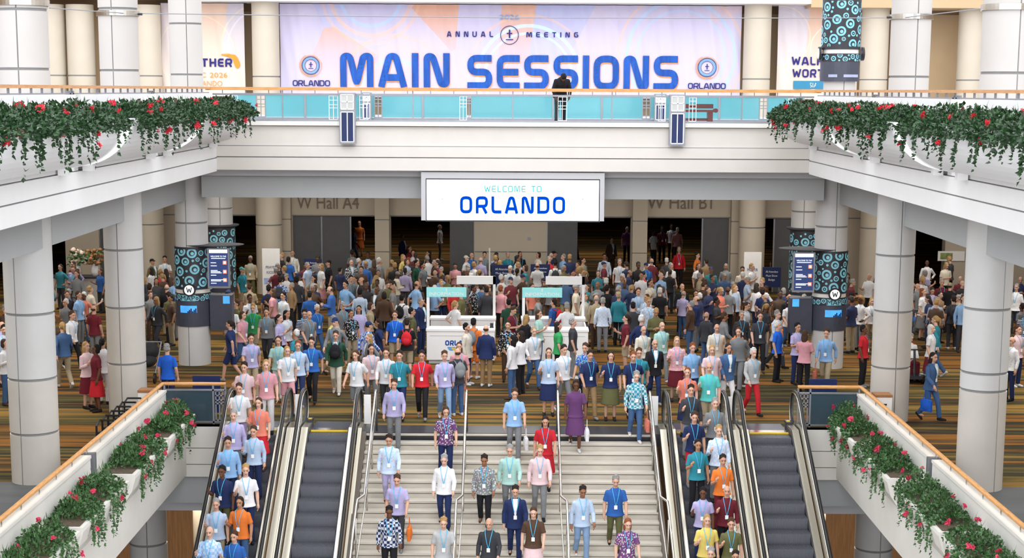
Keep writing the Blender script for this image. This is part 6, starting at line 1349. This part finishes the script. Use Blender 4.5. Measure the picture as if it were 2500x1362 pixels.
while len(LABELS) < NTOT and tries < 30000:
    tries += 1; r = rng.random()
    if r < .16: x, y = rng.uniform(-9.3, 9.3), rng.uniform(49.5, 56)
    elif r < .62: x, y = rng.uniform(-8.8, 8.8), rng.uniform(42.0, 49.5)
    elif r < .74: x, y = rng.uniform(3, 9.2), rng.uniform(47, 54)
    elif r < .90: x, y = rng.uniform(10.8, 16.5), rng.uniform(42, 54)
    else: x, y = rng.uniform(-16, -10.8), rng.uniform(43.5, 54)
    if y < 46.5 and abs(x) < 2.6: continue
    if abs(x + 2) < 1.1 and 44.5 < y < 48: continue
    if y < 43.5 and abs(x) > 7.2: continue
    if any((x - a) ** 2 + (y - b) ** 2 < .62 ** 2 for a, b in PEOPLE): continue
    if any((x - a) ** 2 + (y - b) ** 2 < (rr + .1) ** 2 for a, b, rr in OBST): continue
    if any(a - .1 < x < b + .1 and c - .1 < y < d + .1 for a, b, c, d in BOX) or inside_booth(x, y): continue
    hr = rng.choice(HAIRS); top = rng.choice(TOPS); bot = rng.choice(BOTS)
    if 'skirt' in bot and hr[0] in ('bald', 'short', 'cap'): continue
    if 'blouse' in top and hr[0] in ('bald', 'cap', 'short'): continue
    if hr[0] in ('long', 'bob', 'ponytail') and top.split()[-1] in ('suit',): continue
    lb = mklabel(top, bot, hr, zone(x, y, 0))
    if lb in LABELS: continue
    pose = rng.choice(['stand', 'stand', 'walk', 'walk', 'phone', 'talk', 'crossed', 'hip'] if y > 47 else ['walk', 'walk', 'talk'])
    fc = rng.gauss(0, 50) if rng.random() < .6 else rng.uniform(90, 270)
    person((x, y, 0), radians(fc), top, bot, hr, rng.choice([0, 0, 1, 2, 2, 3, 4, 5]), pose, lb, h=rng.uniform(1.62, 1.84), lan=rng.random() < .7); PEOPLE.append((x, y)); nfill += 1
# ---- past three hundred: the smallest far people, as one crowd
import numpy as np
def crowd_mat(name):
    m = bpy.data.materials.new(name); m.use_nodes = True; n = m.node_tree.nodes; l = m.node_tree.links; b = n['Principled BSDF']; b.inputs['Roughness'].default_value = .8
    at = n.new('ShaderNodeAttribute'); at.attribute_name = 'cloth_colour'; nz = n.new('ShaderNodeTexNoise'); nz.inputs['Scale'].default_value = 9; t = n.new('ShaderNodeTexCoord'); l.new(t.outputs['Object'], nz.inputs['Vector'])
    g = n.new('ShaderNodeMath'); g.operation = 'MULTIPLY'; g.inputs[1].default_value = .25; l.new(nz.outputs['Fac'], g.inputs[0]); mx = n.new('ShaderNodeMix'); mx.data_type = 'RGBA'; mx.inputs['B'].default_value = (.03, .03, .03, 1)
    l.new(g.outputs[0], mx.inputs['Factor']); l.new(at.outputs['Color'], mx.inputs['A']); l.new(mx.outputs['Result'], b.inputs['Base Color']); return m
def arrays(me):
    me.calc_loop_triangles(); v = np.empty(len(me.vertices) * 3, 'f'); me.vertices.foreach_get('co', v); t = np.empty(len(me.loop_triangles) * 3, 'i'); me.loop_triangles.foreach_get('vertices', t); return v.reshape(-1, 3), t.reshape(-1, 3)
def light(fn, *a):
    k = ('light', fn.__name__) + a
    if k not in _cache:
        src = get(fn, *a); o = bpy.data.objects.new('temporary', src); COL.objects.link(o); d = o.modifiers.new('d', 'DECIMATE'); d.ratio = .13
        me = bpy.data.meshes.new_from_object(o.evaluated_get(bpy.context.evaluated_depsgraph_get())); bpy.data.objects.remove(o); _cache[k] = arrays(me); bpy.data.meshes.remove(me)
    return _cache[k]
VV, TT, CL = [], [], []; off = 0; nst = 0; tries = 0
while nst < 210 and tries < 20000:
    tries += 1; r = rng.random()
    if r < .60: x, y = rng.uniform(-9.4, 9.4), rng.uniform(51.5, 63.5)
    elif r < .80: x, y = rng.uniform(10.7, 18.5), rng.uniform(50, 63.5)
    else: x, y = rng.uniform(-17.5, -10.7), rng.uniform(51, 61)
    if any((x - a) ** 2 + (y - b) ** 2 < .50 ** 2 for a, b in PEOPLE): continue
    if any((x - a) ** 2 + (y - b) ** 2 < (rr + .1) ** 2 for a, b, rr in OBST): continue
    if any(a - .1 < x < b + .1 and c - .1 < y < d + .1 for a, b, c, d in BOX): continue
    PEOPLE.append((x, y)); nst += 1
    pose = rng.choice(['stand', 'talk', 'phone', 'hip']); hr = rng.choice(HAIRS); tw = rng.choice(TOPS).split(); tw = [q for q in tw if q not in ('striped', 'plaid', 'floral')]
    lng = tw[-1] in LONG; tc_ = CC[' '.join(tw[:-1])]; bw = rng.choice(['khaki', 'navy', 'black', 'grey', 'charcoal', 'denim', 'brown']); h = rng.uniform(1.62, 1.84) / 1.765
    fc = rng.gauss(0, 50) if rng.random() < .6 else rng.uniform(90, 270); T, H = UB(pose); Mx = Matrix.Translation((x, y, 0)) @ Matrix.Rotation(radians(fc), 4, 'Z') @ Matrix.Scale(h, 4)
    sk = rng.choice([0, 0, 1, 2, 2, 3, 4, 5]); I = Matrix.Identity(4); HM = H @ Matrix.Translation(NECK)
    for (v, t), c, X_ in ((light(body_mesh, pose), SK[sk], I), (light(top_mesh, pose, lng, 0.0), tc_, I), (light(leg_mesh, 'stand', 'trousers'), CC[bw], I), (light(shoe_mesh, 'stand', 0), (.02, .02, .02), I), (light(shoe_mesh, 'stand', 1), (.02, .02, .02), I), (light(hair_mesh, hr[0]), HCOL[hr[1]], HM)):
        A4 = np.array(Mx @ X_, 'f'); vv = v @ A4[:3, :3].T + A4[:3, 3]; VV.append(vv); TT.append(t + off); off += len(vv); CL.append(np.tile(np.array((*c, 1), 'f'), (len(vv), 1)))
VV = np.concatenate(VV); TT = np.concatenate(TT); CL = np.concatenate(CL)
me = bpy.data.meshes.new('crowd'); me.vertices.add(len(VV)); me.vertices.foreach_set('co', VV.ravel()); me.loops.add(TT.size); me.loops.foreach_set('vertex_index', TT.ravel().astype('i')); me.polygons.add(len(TT)); me.polygons.foreach_set('loop_start', np.arange(0, TT.size, 3, dtype='i')); me.update(); me.validate()
at = me.color_attributes.new('cloth_colour', 'FLOAT_COLOR', 'POINT'); at.data.foreach_set('color', CL.ravel()); me.polygons.foreach_set('use_smooth', [True] * len(me.polygons)); me.materials.append(crowd_mat('crowd_clothes'))
o = bpy.data.objects.new('crowd', me); COL.objects.link(o); tag(o, 'dense far crowd of people filling the hall floor before the doors', 'crowd', kind='stuff')
print('CROWD', nst, len(VV))
dups = [k for k, v in LABELS.items() if len(v) > 1]
print('PEOPLE', sum(len(v) for v in LABELS.values()), 'fill', nfill, 'dup labels', dups)
print('LONGLABEL', [k for k in LABELS if len(k.split()) > 16])
